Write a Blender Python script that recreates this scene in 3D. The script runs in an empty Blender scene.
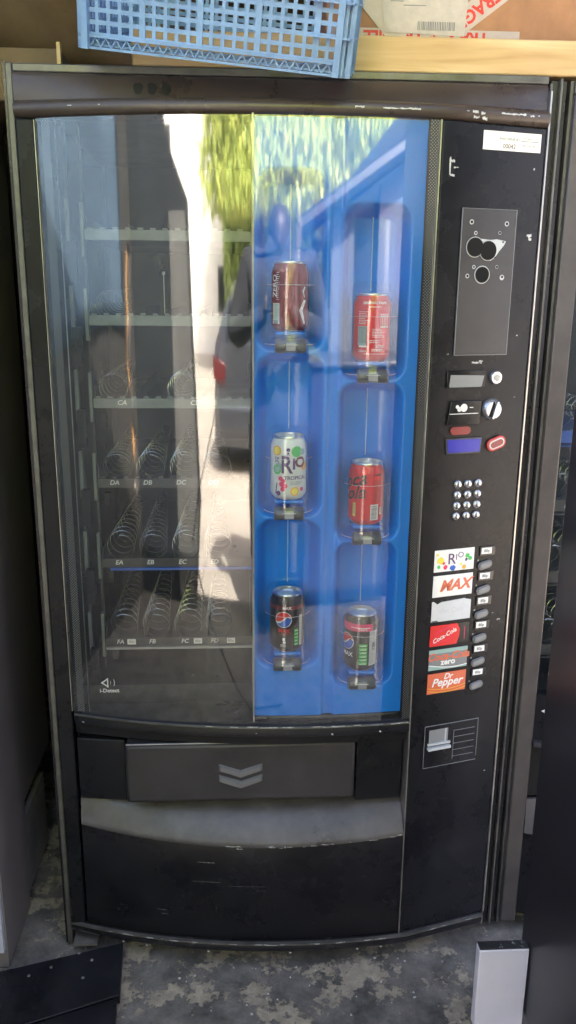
import bpy, math, random
from mathutils import Vector, Matrix
random.seed(7)
S = bpy.context.scene
COL = S.collection
sin, cos, pi = math.sin, math.cos, math.pi

# ------------------------------------------------------------------ materials
def mat(name, col, rough=.5, metal=0, var=0.0, vscale=8, bump=0, bscale=200, rvar=0, spec=.5, coat=0, col2=None, emit=None, dust=0):
    m = bpy.data.materials.new(name); m.use_nodes = True
    nt = m.node_tree; N = nt.nodes; L = nt.links
    b = N['Principled BSDF']
    b.inputs['Base Color'].default_value = (*col, 1)
    b.inputs['Roughness'].default_value = rough
    b.inputs['Metallic'].default_value = metal
    b.inputs['Specular IOR Level'].default_value = spec
    b.inputs['Coat Weight'].default_value = coat
    tc = N.new('ShaderNodeTexCoord')
    if var or rvar:
        n = N.new('ShaderNodeTexNoise'); n.inputs['Scale'].default_value = vscale; n.inputs['Detail'].default_value = 8
        n.inputs['Roughness'].default_value = .65
        L.new(tc.outputs['Object'], n.inputs['Vector'])
        if var:
            c2 = col2 or tuple(min(1, c*(1+var)+var*.01) for c in col)
            c1 = tuple(c*(1-var*.5) for c in col)
            r = N.new('ShaderNodeValToRGB')
            r.color_ramp.elements[0].position = .35; r.color_ramp.elements[1].position = .68
            r.color_ramp.elements[0].color = (*c1, 1); r.color_ramp.elements[1].color = (*c2, 1)
            L.new(n.outputs['Fac'], r.inputs['Fac']); L.new(r.outputs['Color'], b.inputs['Base Color'])
        if rvar:
            mr = N.new('ShaderNodeMapRange'); mr.inputs['From Min'].default_value = .3; mr.inputs['From Max'].default_value = .7
            mr.inputs['To Min'].default_value = max(.02, rough-rvar); mr.inputs['To Max'].default_value = min(1, rough+rvar)
            L.new(n.outputs['Fac'], mr.inputs['Value']); L.new(mr.outputs['Result'], b.inputs['Roughness'])
    if dust:
        n3 = N.new('ShaderNodeTexNoise'); n3.inputs['Scale'].default_value = 11; n3.inputs['Detail'].default_value = 14; n3.inputs['Roughness'].default_value = .72; n3.inputs['Distortion'].default_value = .4
        L.new(tc.outputs['Object'], n3.inputs['Vector'])
        r3 = N.new('ShaderNodeMapRange'); r3.inputs['From Min'].default_value = .54; r3.inputs['From Max'].default_value = .80; r3.inputs['To Max'].default_value = dust
        L.new(n3.outputs['Fac'], r3.inputs['Value'])
        mx3 = N.new('ShaderNodeMix'); mx3.data_type = 'RGBA'; mx3.inputs['B'].default_value = (.17, .165, .155, 1); mx3.inputs['A'].default_value = (*col, 1)
        if b.inputs['Base Color'].links: L.new(b.inputs['Base Color'].links[0].from_socket, mx3.inputs['A'])
        L.new(r3.outputs['Result'], mx3.inputs['Factor']); L.new(mx3.outputs['Result'], b.inputs['Base Color'])
    if bump:
        n2 = N.new('ShaderNodeTexNoise'); n2.inputs['Scale'].default_value = bscale; n2.inputs['Detail'].default_value = 3
        L.new(tc.outputs['Object'], n2.inputs['Vector'])
        bp = N.new('ShaderNodeBump'); bp.inputs['Strength'].default_value = bump; bp.inputs['Distance'].default_value = .002
        L.new(n2.outputs['Fac'], bp.inputs['Height']); L.new(bp.outputs['Normal'], b.inputs['Normal'])
    if emit:
        b.inputs['Emission Color'].default_value = (*emit[:3], 1); b.inputs['Emission Strength'].default_value = emit[3]
    return m

M = {}
M['black'] = mat('black_plastic', (.008, .0085, .011), .29, var=.5, vscale=5, bump=.22, bscale=900, rvar=.12, dust=.09, spec=.24)
M['blackgloss'] = mat('black_gloss', (.012, .012, .014), .22, var=.4, vscale=6, rvar=.08)
M['header'] = mat('header_plastic', (.062, .046, .038), .30, var=.3, vscale=5, bump=.1, bscale=700, rvar=.1, dust=.15)
M['scoop'] = mat('scoop_plastic', (.085, .080, .078), .34, var=.5, vscale=9, bump=.3, bscale=800, rvar=.1, dust=.6)
M['flap'] = mat('flap_plastic', (.034, .032, .034), .38, var=.3, vscale=9, bump=.25, bscale=900, rvar=.1, dust=.12)
M['inner'] = mat('cabinet_lining', (.020, .022, .024), .35, var=.5, vscale=4, rvar=.1)
M['metal'] = mat('grey_metal', (.36, .35, .33), .38, metal=.8, var=.3, vscale=20, rvar=.12)
M['framemetal'] = mat('frame_metal', (.13, .125, .115), .42, metal=.55, var=.5, vscale=14, rvar=.15)
M['darkmetal'] = mat('dark_metal', (.06, .06, .06), .45, metal=.5, var=.4, vscale=14)
M['greystrip'] = mat('grey_strip', (.085, .076, .07), .3, metal=.3, var=.25, vscale=10, bump=.1)
M['rail'] = mat('rail_paint', (.17, .19, .18), .45, var=.3, vscale=14)
M['wire'] = mat('spiral_wire', (.62, .64, .63), .26, metal=.8)
M['blue'] = mat('blue_plastic', (.001, .215, .77), .15, var=.10, vscale=3, rvar=.04, bump=.03, bscale=60, spec=.5)
M['bluepaint'] = mat('blue_strip', (.02, .10, .45), .4)
M['trim'] = mat('trim_silver', (.34, .34, .33), .35, metal=.3, var=.2, vscale=30)
M['white'] = mat('white_print', (.75, .75, .74), .5, var=.08, vscale=60)
M['chip'] = mat('paint_chip', (.5, .5, .49), .6, var=.3, vscale=300)
M['paper'] = mat('paper', (.82, .79, .74), .6, var=.12, vscale=90)
M['clip'] = mat('clip_plastic', (.07, .075, .08), .35, var=.3, vscale=60)
M['key'] = mat('key_metal', (.55, .55, .57), .25, metal=.85)
M['button'] = mat('button_grey', (.16, .16, .17), .32)
M['buttonred'] = mat('button_red', (.55, .06, .05), .35)
M['pill'] = mat('pill_red', (.26, .045, .04), .3)
M['screen'] = mat('screen_blue', (.03, .03, .26), .25, emit=(.05, .05, .6, .03))
M['hole'] = mat('hole_black', (.002, .002, .002), .9)
M['inkblack'] = mat('ink_black', (.015, .012, .015), .5)
M['inkgrey'] = mat('ink_grey', (.20, .20, .20), .6)
M['inkred'] = mat('ink_red', (.62, .04, .03), .5)
M['crate'] = mat('crate_plastic', (.20, .33, .54), .45, var=.25, vscale=18, bump=.15, bscale=300)
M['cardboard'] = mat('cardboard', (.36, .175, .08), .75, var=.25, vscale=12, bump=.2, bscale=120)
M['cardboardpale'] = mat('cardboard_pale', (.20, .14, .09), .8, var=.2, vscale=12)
M['tape'] = mat('tape', (.48, .39, .34), .4, var=.1, vscale=40)
M['canmetal'] = mat('can_aluminium', (.75, .76, .77), .28, metal=.95)
for k, c in dict(can_maroon=(.24, .016, .014), can_red=(.72, .012, .012), can_white=(.72, .75, .72), can_black=(.018, .016, .018),
                 p_pink=(.75, .04, .16), p_green=(.07, .50, .10), p_orange=(.85, .40, .05), p_yellow=(.85, .72, .08), p_teal=(.30, .45, .42),
                 p_purple=(.10, .04, .17), p_blue=(.03, .13, .55), p_red=(.72, .03, .03), p_brown=(.20, .03, .03), p_silver=(.5, .52, .53), p_grey=(.22, .23, .24),
                 p_salmon=(.70, .16, .08), p_offwhite=(.84, .84, .82), p_pale=(.62, .64, .66)).items():
    M[k] = mat(k, c, .28 if k.startswith('can') else .4, metal=.15 if k in ('can_maroon', 'can_red') else 0, var=.05, vscale=50)
M['can_maroon'].node_tree.nodes['Principled BSDF'].inputs['Roughness'].default_value = .22

def wood(name, c1, c2, scale, rough=.6, axis='X'):
    m = mat(name, c1, rough); nt = m.node_tree; N = nt.nodes; L = nt.links; b = N['Principled BSDF']
    tc = N.new('ShaderNodeTexCoord'); mp = N.new('ShaderNodeMapping')
    mp.inputs['Scale'].default_value = (1, 14, 14) if axis == 'X' else (14, 14, 1)
    L.new(tc.outputs['Object'], mp.inputs['Vector'])
    n = N.new('ShaderNodeTexNoise'); n.inputs['Scale'].default_value = scale; n.inputs['Detail'].default_value = 6; n.inputs['Distortion'].default_value = .6
    L.new(mp.outputs['Vector'], n.inputs['Vector'])
    r = N.new('ShaderNodeValToRGB'); r.color_ramp.elements[0].position = .3; r.color_ramp.elements[1].position = .7
    r.color_ramp.elements[0].color = (*c1, 1); r.color_ramp.elements[1].color = (*c2, 1)
    L.new(n.outputs['Fac'], r.inputs['Fac']); L.new(r.outputs['Color'], b.inputs['Base Color'])
    bp = N.new('ShaderNodeBump'); bp.inputs['Strength'].default_value = .2; bp.inputs['Distance'].default_value = .002
    L.new(n.outputs['Fac'], bp.inputs['Height']); L.new(bp.outputs['Normal'], b.inputs['Normal'])
    return m
M['wood'] = wood('timber_pale', (.50, .31, .12), (.74, .54, .27), 3.5)
M['woodv'] = wood('gleam_fence_wood', (.62, .30, .10), (.75, .42, .16), 4, axis='Z')
M['bark'] = wood('bark', (.05, .035, .025), (.10, .07, .05), 3, .9, axis='Z')

def glassmat(name, base, rough=.0, dust=.0, tint=(.93, .95, .94), k=.8):
    m = bpy.data.materials.new(name); m.use_nodes = True
    nt = m.node_tree; N = nt.nodes; L = nt.links; N.clear()
    out = N.new('ShaderNodeOutputMaterial')
    g = N.new('ShaderNodeNewGeometry')
    d = N.new('ShaderNodeVectorMath'); d.operation = 'DOT_PRODUCT'
    L.new(g.outputs['Normal'], d.inputs[0]); L.new(g.outputs['Incoming'], d.inputs[1])
    a = N.new('ShaderNodeMath'); a.operation = 'ABSOLUTE'; L.new(d.outputs['Value'], a.inputs[0])
    s = N.new('ShaderNodeMath'); s.operation = 'SUBTRACT'; s.inputs[0].default_value = 1; L.new(a.outputs[0], s.inputs[1])
    p = N.new('ShaderNodeMath'); p.operation = 'POWER'; p.inputs[1].default_value = 5; L.new(s.outputs[0], p.inputs[0])
    ma = N.new('ShaderNodeMath'); ma.operation = 'MULTIPLY_ADD'; ma.inputs[1].default_value = k; ma.inputs[2].default_value = base; ma.use_clamp = True
    L.new(p.outputs[0], ma.inputs[0])
    t = N.new('ShaderNodeBsdfTransparent'); t.inputs['Color'].default_value = (*tint, 1)
    gl = N.new('ShaderNodeBsdfGlossy'); gl.inputs['Roughness'].default_value = rough
    mx = N.new('ShaderNodeMixShader'); L.new(ma.outputs[0], mx.inputs[0]); L.new(t.outputs[0], mx.inputs[1]); L.new(gl.outputs[0], mx.inputs[2])
    last = mx
    if dust:
        tc = N.new('ShaderNodeTexCoord'); mp = N.new('ShaderNodeMapping'); mp.inputs['Scale'].default_value = (1, 1, .35)
        L.new(tc.outputs['Object'], mp.inputs['Vector'])
        n = N.new('ShaderNodeTexNoise'); n.inputs['Scale'].default_value = 9; n.inputs['Detail'].default_value = 9; n.inputs['Roughness'].default_value = .7
        L.new(mp.outputs['Vector'], n.inputs['Vector'])
        mr = N.new('ShaderNodeMapRange'); mr.inputs['From Min'].default_value = .3; mr.inputs['From Max'].default_value = .75
        mr.inputs['To Min'].default_value = dust*.45; mr.inputs['To Max'].default_value = dust*1.6
        L.new(n.outputs['Fac'], mr.inputs['Value'])
        sx = N.new('ShaderNodeSeparateXYZ'); L.new(tc.outputs['Object'], sx.inputs[0])
        gx = N.new('ShaderNodeMapRange'); gx.inputs['From Min'].default_value = .05; gx.inputs['From Max'].default_value = .42; gx.inputs['To Min'].default_value = 1.7; gx.inputs['To Max'].default_value = .35  # film thicker to the upper left also paints in a milky blue haze
        L.new(sx.outputs['X'], gx.inputs['Value'])
        gz = N.new('ShaderNodeMapRange'); gz.inputs['From Min'].default_value = .75; gz.inputs['From Max'].default_value = 1.5; gz.inputs['To Min'].default_value = .25; gz.inputs['To Max'].default_value = 1.25
        L.new(sx.outputs['Z'], gz.inputs['Value'])
        g0 = N.new('ShaderNodeMath'); g0.operation = 'MULTIPLY'; L.new(gz.outputs['Result'], g0.inputs[0]); L.new(gx.outputs['Result'], g0.inputs[1])
        gm = N.new('ShaderNodeMath'); gm.operation = 'MULTIPLY'; L.new(mr.outputs['Result'], gm.inputs[0]); L.new(g0.outputs[0], gm.inputs[1]); mr_out = gm.outputs[0]
        df = N.new('ShaderNodeBsdfDiffuse'); df.inputs['Color'].default_value = (.56, .65, .70, 1)
        m2 = N.new('ShaderNodeMixShader'); L.new(mr_out, m2.inputs[0]); L.new(mx.outputs[0], m2.inputs[1]); L.new(df.outputs[0], m2.inputs[2])
        last = m2
    L.new(last.outputs[0], out.inputs['Surface'])
    return m
M['glass'] = glassmat('door_glass', .19, .035, .042)
M['clear'] = glassmat('clear_plastic', .05, .08, .0, (.97, .98, .98))
M['film'] = glassmat('clear_film', .10, .05, .03)
M['carglass'] = mat('car_glass', (.015, .018, .022), .05)

def dotmat():
    m = mat('dotted_border', (.012, .012, .014), .3); nt = m.node_tree; N = nt.nodes; L = nt.links; b = N['Principled BSDF']
    tc = N.new('ShaderNodeTexCoord'); mp = N.new('ShaderNodeMapping'); mp.inputs['Scale'].default_value = (1/.0036,)*3
    mp.inputs['Rotation'].default_value = (0, pi/4, 0)
    L.new(tc.outputs['Object'], mp.inputs['Vector'])
    sp = N.new('ShaderNodeSeparateXYZ'); L.new(mp.outputs['Vector'], sp.inputs[0])
    acc = []
    for ax in ('X', 'Z'):
        f = N.new('ShaderNodeMath'); f.operation = 'FRACT'; L.new(sp.outputs[ax], f.inputs[0])
        s = N.new('ShaderNodeMath'); s.operation = 'SUBTRACT'; s.inputs[1].default_value = .5; L.new(f.outputs[0], s.inputs[0])
        q = N.new('ShaderNodeMath'); q.operation = 'MULTIPLY'; L.new(s.outputs[0], q.inputs[0]); L.new(s.outputs[0], q.inputs[1]); acc.append(q)
    ad = N.new('ShaderNodeMath'); ad.operation = 'ADD'; L.new(acc[0].outputs[0], ad.inputs[0]); L.new(acc[1].outputs[0], ad.inputs[1])
    lt = N.new('ShaderNodeMath'); lt.operation = 'LESS_THAN'; lt.inputs[1].default_value = .06; L.new(ad.outputs[0], lt.inputs[0])
    mx = N.new('ShaderNodeMix'); mx.data_type = 'RGBA'; mx.inputs['A'].default_value = (.012, .012, .014, 1); mx.inputs['B'].default_value = (.32, .32, .31, 1)
    L.new(lt.outputs[0], mx.inputs['Factor']); L.new(mx.outputs['Result'], b.inputs['Base Color'])
    return m
M['dots'] = dotmat()

def floormat():
    m = mat('concrete_floor', (.06, .057, .05), .75); nt = m.node_tree; N = nt.nodes; L = nt.links; b = N['Principled BSDF']
    tc = N.new('ShaderNodeTexCoord')
    def noise(sc, det=8, ro=.6, off=0):
        mp = N.new('ShaderNodeMapping'); mp.inputs['Location'].default_value = (off, off*.7, 0); L.new(tc.outputs['Object'], mp.inputs['Vector'])
        n = N.new('ShaderNodeTexNoise'); n.inputs['Scale'].default_value = sc; n.inputs['Detail'].default_value = det; n.inputs['Roughness'].default_value = ro
        L.new(mp.outputs['Vector'], n.inputs['Vector']); return n
    def ramp(n, a, ca, bb, cb):
        r = N.new('ShaderNodeValToRGB'); r.color_ramp.elements[0].position = a; r.color_ramp.elements[1].position = bb
        r.color_ramp.elements[0].color = (*ca, 1); r.color_ramp.elements[1].color = (*cb, 1); L.new(n.outputs['Fac'], r.inputs['Fac']); return r
    n60 = noise(75, 6, .7, 6.0); n9a = noise(9.5, 14, .68, 3.1)
    sm = N.new('ShaderNodeMath'); sm.operation = 'MULTIPLY_ADD'; sm.inputs[1].default_value = .26; L.new(n60.outputs['Fac'], sm.inputs[0]); L.new(n9a.outputs['Fac'], sm.inputs[2])
    class _O: outputs = {'Fac': sm.outputs[0]}
    base = ramp(noise(14, 10, .7), .3, (.045, .043, .038), .72, (.27, .25, .22))
    mask = ramp(_O, .648, (0, 0, 0), .675, (1, 1, 1))
    paint = ramp(noise(40, 6, .7, 1.3), .3, (.24, .21, .16), .7, (.48, .42, .31))
    mx = N.new('ShaderNodeMix'); mx.data_type = 'RGBA'
    sy = N.new('ShaderNodeSeparateXYZ'); L.new(tc.outputs['Object'], sy.inputs[0])
    n9 = noise(2.5, 3, .5, 4); ad9 = N.new('ShaderNodeMath'); ad9.operation = 'MULTIPLY_ADD'; ad9.inputs[1].default_value = .9; L.new(n9.outputs['Fac'], ad9.inputs[0]); L.new(sy.outputs['Y'], ad9.inputs[2])
    gy = N.new('ShaderNodeMapRange'); gy.inputs['From Min'].default_value = -.25; gy.inputs['From Max'].default_value = .10; L.new(ad9.outputs[0], gy.inputs['Value'])
    gm = N.new('ShaderNodeMath'); gm.operation = 'MULTIPLY'; L.new(gy.outputs['Result'], gm.inputs[0]); L.new(mask.outputs['Color'], gm.inputs[1])
    L.new(gm.outputs[0], mx.inputs['Factor']); L.new(base.outputs['Color'], mx.inputs['A']); L.new(paint.outputs['Color'], mx.inputs['B'])
    L.new(mx.outputs['Result'], b.inputs['Base Color'])
    n = noise(120, 8, .7); bp = N.new('ShaderNodeBump'); bp.inputs['Strength'].default_value = .6; bp.inputs['Distance'].default_value = .004
    ad = N.new('ShaderNodeMath'); ad.operation = 'ADD'; L.new(n.outputs['Fac'], ad.inputs[0]); L.new(mask.outputs['Color'], ad.inputs[1])
    L.new(ad.outputs[0], bp.inputs['Height']); L.new(bp.outputs['Normal'], b.inputs['Normal'])
    r = ramp(noise(20, 6, .6, 2), .3, (.35,)*3, .7, (.85,)*3); L.new(r.outputs['Color'], b.inputs['Roughness'])
    return m
M['floor'] = floormat()
M['ground'] = mat('driveway_concrete', (.38, .34, .29), .85, var=.25, vscale=1.5, bump=.5, bscale=60)
M['wall'] = mat('block_wall', (.05, .045, .04), .9, var=.4, vscale=3, bump=.5, bscale=40)
M['roof'] = mat('roof_boards', (.03, .025, .02), .9, var=.4, vscale=3)
M['reflectdark'] = mat('added_dark_sheet', (.012, .014, .018), .5, var=.3, vscale=3)
M['reflectleaf'] = mat('reflection_leaf_pale', (.095, .10, .12), .6, var=.1, vscale=2)
M['reflectleaflow'] = mat('reflection_leaf_foot', (.05, .06, .09), .7)
M['leaf'] = mat('leaf', (.42, .54, .10), .55, var=.3, vscale=.8, col2=(.62, .66, .16))
M['leafcore'] = mat('leaf_mass', (.34, .44, .10), .8, var=.5, vscale=9, bump=.6, bscale=12, col2=(.44, .56, .15))
M['leafb'] = mat('leaf_dark', (.30, .40, .09), .55, var=.5, vscale=.8)
M['brick'] = mat('house_render', (.90, .87, .80), .8, var=.2, vscale=2)
M['rooftile'] = mat('roof_tile', (.30, .13, .08), .8)
M['carpaint'] = mat('car_dark', (.10, .11, .13), .25, metal=.6, coat=.5)
M['tyre'] = mat('tyre', (.02, .02, .02), .8)
M['rim'] = mat('rim', (.4, .4, .42), .3, metal=.8)
M['lamp'] = mat('tail_red', (.09, .008, .010), .25)
M['skin'] = mat('skin', (.035, .022, .02), .5, var=.1, vscale=20)  # shade put into the colour: darkened so the head reads as a silhouette
M['cloth'] = mat('dark_cloth', (.02, .022, .03), .85, var=.3, vscale=20)
M['jean'] = mat('denim', (.03, .045, .08), .85, var=.3, vscale=30)
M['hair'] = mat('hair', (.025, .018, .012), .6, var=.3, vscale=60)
M['greyboard'] = mat('grey_board', (.30, .29, .27), .7, var=.35, vscale=10)
M['whitebox'] = mat('white_box', (.84, .82, .86), .45, var=.06, vscale=8)
M['dirt'] = mat('dust_dirt', (.16, .16, .15), .9, var=.8, vscale=60)
M['nearcab'] = mat('near_cabinet', (.030, .028, .031), .36, var=.4, vscale=3, bump=.12, bscale=700, rvar=.08)
M['leftcab'] = mat('left_cabinet_paint', (.19, .17, .165), .42, var=.3, vscale=3, bump=.12, bscale=700, rvar=.08)
M['palefront'] = mat('pale_front', (.50, .52, .60), .45)
M['hazesheet'] = mat('haze_sheet_blue', (.10, .165, .24), .8, var=.3, vscale=2)
M['smudge'] = mat('smudge', (.012, .011, .010), .5)
M['rodwhite'] = mat('highlight_rod', (.40, .60, .85), .25)
M['reflectboard'] = mat('reflection_board_grey', (.10, .10, .095), .7, var=.3, vscale=6)
M['ghost'] = mat('faded_ink', (.55, .57, .60), .6)
M['labelpaper'] = mat('label_paper', (.50, .44, .37), .7, var=.12, vscale=60)
M['chev'] = mat('chevron', (.16, .16, .16), .35)
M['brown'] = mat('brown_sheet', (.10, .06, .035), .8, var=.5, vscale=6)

# ------------------------------------------------------------------ mesh helpers
class MB:
    def __init__(s): s.v = []; s.f = []; s.m = []
    def add(s, vs, fs, mi=0):
        o = len(s.v); s.v += [tuple(v) for v in vs]
        for f in fs: s.f.append(tuple(o+i for i in f)); s.m.append(mi)
        return s
    def box(s, x0, x1, y0, y1, z0, z1, mi=0):
        return s.add([(x0,y0,z0),(x1,y0,z0),(x1,y1,z0),(x0,y1,z0),(x0,y0,z1),(x1,y0,z1),(x1,y1,z1),(x0,y1,z1)],
                     [(0,3,2,1),(4,5,6,7),(0,1,5,4),(1,2,6,5),(2,3,7,6),(3,0,4,7)], mi)
    def prism(s, poly, a, b, ax='y', mi=0):
        """closed polygon (CCW or not) extruded from a to b along axis"""
        def P(p, t): return {'y': (p[0], t, p[1]), 'x': (t, p[0], p[1]), 'z': (p[0], p[1], t)}[ax]
        n = len(poly); vs = [P(p, a) for p in poly]+[P(p, b) for p in poly]
        fs = [tuple(range(n))[::-1], tuple(range(n, 2*n))]+[(i, (i+1) % n, n+(i+1) % n, n+i) for i in range(n)]
        return s.add(vs, fs, mi)
    def loftx(s, xs, fn, mi=0):
        rings = [[(x, y, z) for y, z in fn(x)] for x in xs]; n = len(rings[0]); vs = [v for r in rings for v in r]; fs = []
        for i in range(len(xs)-1):
            for j in range(n):
                a = i*n+j; b = i*n+(j+1) % n; fs.append((a, a+n, b+n, b))
        fs.append(tuple(range(n))); fs.append(tuple(range((len(xs)-1)*n, len(xs)*n))[::-1])
        return s.add(vs, fs, mi)
    def lathe(s, prof, n=32, c=(0,0,0), mi=0, a0=0, a1=2*pi, axis='z'):
        full = abs(a1-a0-2*pi) < 1e-6; k = n if full else n+1; vs = []
        for r, z in prof:
            for i in range(k):
                a = a0+(a1-a0)*i/n
                if axis == 'z': vs.append((c[0]+r*cos(a), c[1]+r*sin(a), c[2]+z))
                elif axis == 'y': vs.append((c[0]+r*cos(a), c[1]+z, c[2]+r*sin(a)))
                else: vs.append((c[0]+z, c[1]+r*cos(a), c[2]+r*sin(a)))
        fs = []
        for j in range(len(prof)-1):
            for i in range(n if full else n):
                a = j*k+i; b = j*k+(i+1) % k; fs.append((a, b, b+k, a+k))
        return s.add(vs, fs, mi)
    def disc(s, r, n, c, axis='z', mi=0, sx=1, sz=1):
        vs = []
        for i in range(n):
            a = 2*pi*i/n
            vs.append((c[0]+r*sx*cos(a), c[1], c[2]+r*sz*sin(a)) if axis == 'y' else (c[0]+r*sx*cos(a), c[1]+r*sz*sin(a), c[2]))
        return s.add(vs, [tuple(range(n))], mi)
    def tube(s, pts, r, n=6, mi=0, closed=False):
        vs = []; fs = []; N = len(pts); pts = [Vector(p) for p in pts]; up = Vector((0, 0, 1))
        for i, p in enumerate(pts):
            t = (pts[min(i+1, N-1)]-pts[max(i-1, 0)]).normalized()
            u = t.cross(up) if abs(t.z) < .95 else t.cross(Vector((1, 0, 0))); u.normalize(); w = t.cross(u)
            rr = r[i] if isinstance(r, (list, tuple)) else r
            for k in range(n):
                a = 2*pi*k/n; vs.append(p+(u*cos(a)+w*sin(a))*rr)
        for i in range(N-1):
            for k in range(n):
                a = i*n+k; b = i*n+(k+1) % n; fs.append((a, b, b+n, a+n))
        fs.append(tuple(range(n))[::-1]); fs.append(tuple(range((N-1)*n, N*n)))
        return s.add(vs, fs, mi)
    def grid(s, x0, x1, z0, z1, nx, nz, fn, mi=0):
        vs = []
        for j in range(nz+1):
            for i in range(nx+1):
                x = x0+(x1-x0)*i/nx; z = z0+(z1-z0)*j/nz; vs.append(fn(x, z))
        fs = [(j*(nx+1)+i, j*(nx+1)+i+1, (j+1)*(nx+1)+i+1, (j+1)*(nx+1)+i) for j in range(nz) for i in range(nx)]
        return s.add(vs, fs, mi)
    def tf(s, fn, start=0):
        s.v[start:] = [tuple(fn(*v)) for v in s.v[start:]]; return s
    def build(s, name, mats, parent=None, smooth=40, bevel=0, matrix=None, solid=0):
        me = bpy.data.meshes.new(name); me.from_pydata(s.v, [], s.f); me.validate()
        ms = mats if isinstance(mats, (list, tuple)) else [mats]
        for x in ms: me.materials.append(M[x])
        if len(me.polygons) == len(s.m):
            me.polygons.foreach_set('material_index', s.m)
        o = bpy.data.objects.new(name, me); COL.objects.link(o)
        if smooth:
            me.polygons.foreach_set('use_smooth', [True]*len(me.polygons)); me.set_sharp_from_angle(angle=math.radians(smooth))
        if matrix is not None: o.matrix_local = matrix
        if bevel:
            md = o.modifiers.new('bevel', 'BEVEL'); md.width = bevel; md.segments = 2; md.limit_method = 'ANGLE'; md.angle_limit = math.radians(50); md.harden_normals = False
        if solid:
            md = o.modifiers.new('solid', 'SOLIDIFY'); md.thickness = solid
        if parent is not None: o.parent = parent
        return o

def tag(o, label=None, cat=None, group=None, kind=None):
    if label: o['label'] = label
    if cat: o['category'] = cat
    if group: o['group'] = group
    if kind: o['kind'] = kind
    return o
def empty(name, loc=(0,0,0), rot=(0,0,0)):
    o = bpy.data.objects.new(name, None); o.empty_display_size = .05; o.location = loc; o.rotation_euler = rot; COL.objects.link(o); return o
def copy_tree(o, parent=None):
    c = o.copy(); COL.objects.link(c)
    if parent is not None: c.parent = parent
    for ch in list(o.children): copy_tree(ch, c)
    return c

_tc = {}
def textgeo(txt, size, shear=0, bold=0, align='CENTER'):
    """text as a list of verts (x,z) and faces, centred"""
    key = (txt, size, shear, bold, align)
    if key in _tc: return _tc[key]
    cu = bpy.data.curves.new('t', 'FONT'); cu.body = txt; cu.size = size; cu.shear = shear; cu.offset = bold; cu.align_x = align; cu.align_y = 'CENTER'; cu.resolution_u = 3
    ob = bpy.data.objects.new('t', cu); COL.objects.link(ob)
    dg = bpy.context.evaluated_depsgraph_get(); me = ob.evaluated_get(dg).to_mesh()
    r = ([(v.co.x, v.co.y) for v in me.vertices], [tuple(p.vertices) for p in me.polygons])
    bpy.data.objects.remove(ob); bpy.data.curves.remove(cu)
    _tc[key] = r; return r
def text(mb, txt, size, x, z, y=0, mi=0, rot=0, shear=0, bold=0, align='CENTER', sx=1):
    vs, fs = textgeo(txt, size, shear, bold, align); c, s_ = cos(rot), sin(rot)
    mb.add([(x+(a*sx*c-b*s_), y, z+(a*sx*s_+b*c)) for a, b in vs], fs, mi)

# ------------------------------------------------------------------ door shape
def YF(x): return -.07257864*x**3+.41442918*x**2-.35663414*x+.00347663
PA = Vector((.718, -.066, 0)); PBv = Vector((.897, -.016, 0))
TH = math.atan2(PBv.y-PA.y, PBv.x-PA.x); PL = (PBv-PA).length
PMAT = Matrix.Translation(PA) @ Matrix.Rotation(TH, 4, 'Z')     # local x along the panel, -y outwards, z up
XS = [.018+(.715-.018)*i/40 for i in range(41)]
def xr(a, b, n=30): return [a+(b-a)*i/n for i in range(n+1)]

vm = empty('vending_machine', (0, 0, 0))
tag(vm, 'tall black drinks and snack vending machine with curved glass front and blue can display', 'vending machine')

# cabinet
b = MB()
b.box(.006, .030, .022, .80, .03, 1.700); b.box(.905, .928, .022, .80, .03, 1.700)
b.box(.030, .905, .78, .80, .03, 1.700); b.box(.030, .905, .024, .78, 1.676, 1.700); b.box(.030, .905, .024, .78, .03, .06)
b.box(.700, .712, .03, .78, .06, 1.676); b.box(.030, .700, .10, .78, .50, .545)
b.build('cabinet', 'inner', vm)
# outer frame: light metal strip at the left and top, dark at the right
b = MB(); b.box(-.0040, .0070, -.004, .020, .006, 1.727); b.build('frame_strip', 'framemetal', vm, bevel=.002)
b = MB(); b.box(-.0085, -.0043, .0, .020, .006, 1.729); b.build('side_frame', 'blackgloss', vm)
b = MB(); b.box(.0073, .897, -.003, .020, 1.7135, 1.7265); b.build('frame_top', 'framemetal', vm, bevel=.002)
b = MB(); b.box(.8995, .9035, -.004, .021, .02, 1.715); b.box(.9165, .9205, -.006, .021, .02, 1.722); b.build('frame_strip', 'framemetal', vm, bevel=.001)
b = MB(); b.box(.9036, .9164, .004, .0215, .02, 1.72); b.box(.9206, .931, .006, .0215, .02, 1.72); b.build('side_frame', 'blackgloss', vm)
# feet
for x in (.03, .87):
    for y in (.05, .74):
        f = MB(); f.lathe([(0, 0), (.018, 0), (.018, .028), (0, .028)], 16, (x, y, .001)); f.build('foot', 'darkmetal', vm)
f = MB(); f.box(.012, .062, -.028, .02, .020, .025); f.build('hinge_plate', 'metal', vm)

# header panel
b = MB()
def hdr(x):
    k = .55*(YF(x) if x < .715 else YF(.715)+(x-.715)*.28)
    return [(.018, 1.7130), (-.003, 1.7130), (-.008+k*.25, 1.706), (-.006+k*.8, 1.670), (.018, 1.670)]
b.loftx(xr(.0075, .894, 50), hdr); hp = b.build('header_panel', 'header', vm, smooth=50)
b = MB()
def ldg(x):
    k = .75*(YF(x) if x < .715 else YF(.715)+(x-.715)*.28)
    return [(.018, 1.6695), (-.006+k, 1.6695), (-.018+k, 1.662), (-.018+k, 1.650), (-.008+k, 1.6435), (.018, 1.6435)]
hl = b.loftx(xr(.0075, .895, 50), ldg).build('header_ledge', 'header', vm, smooth=60)

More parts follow.
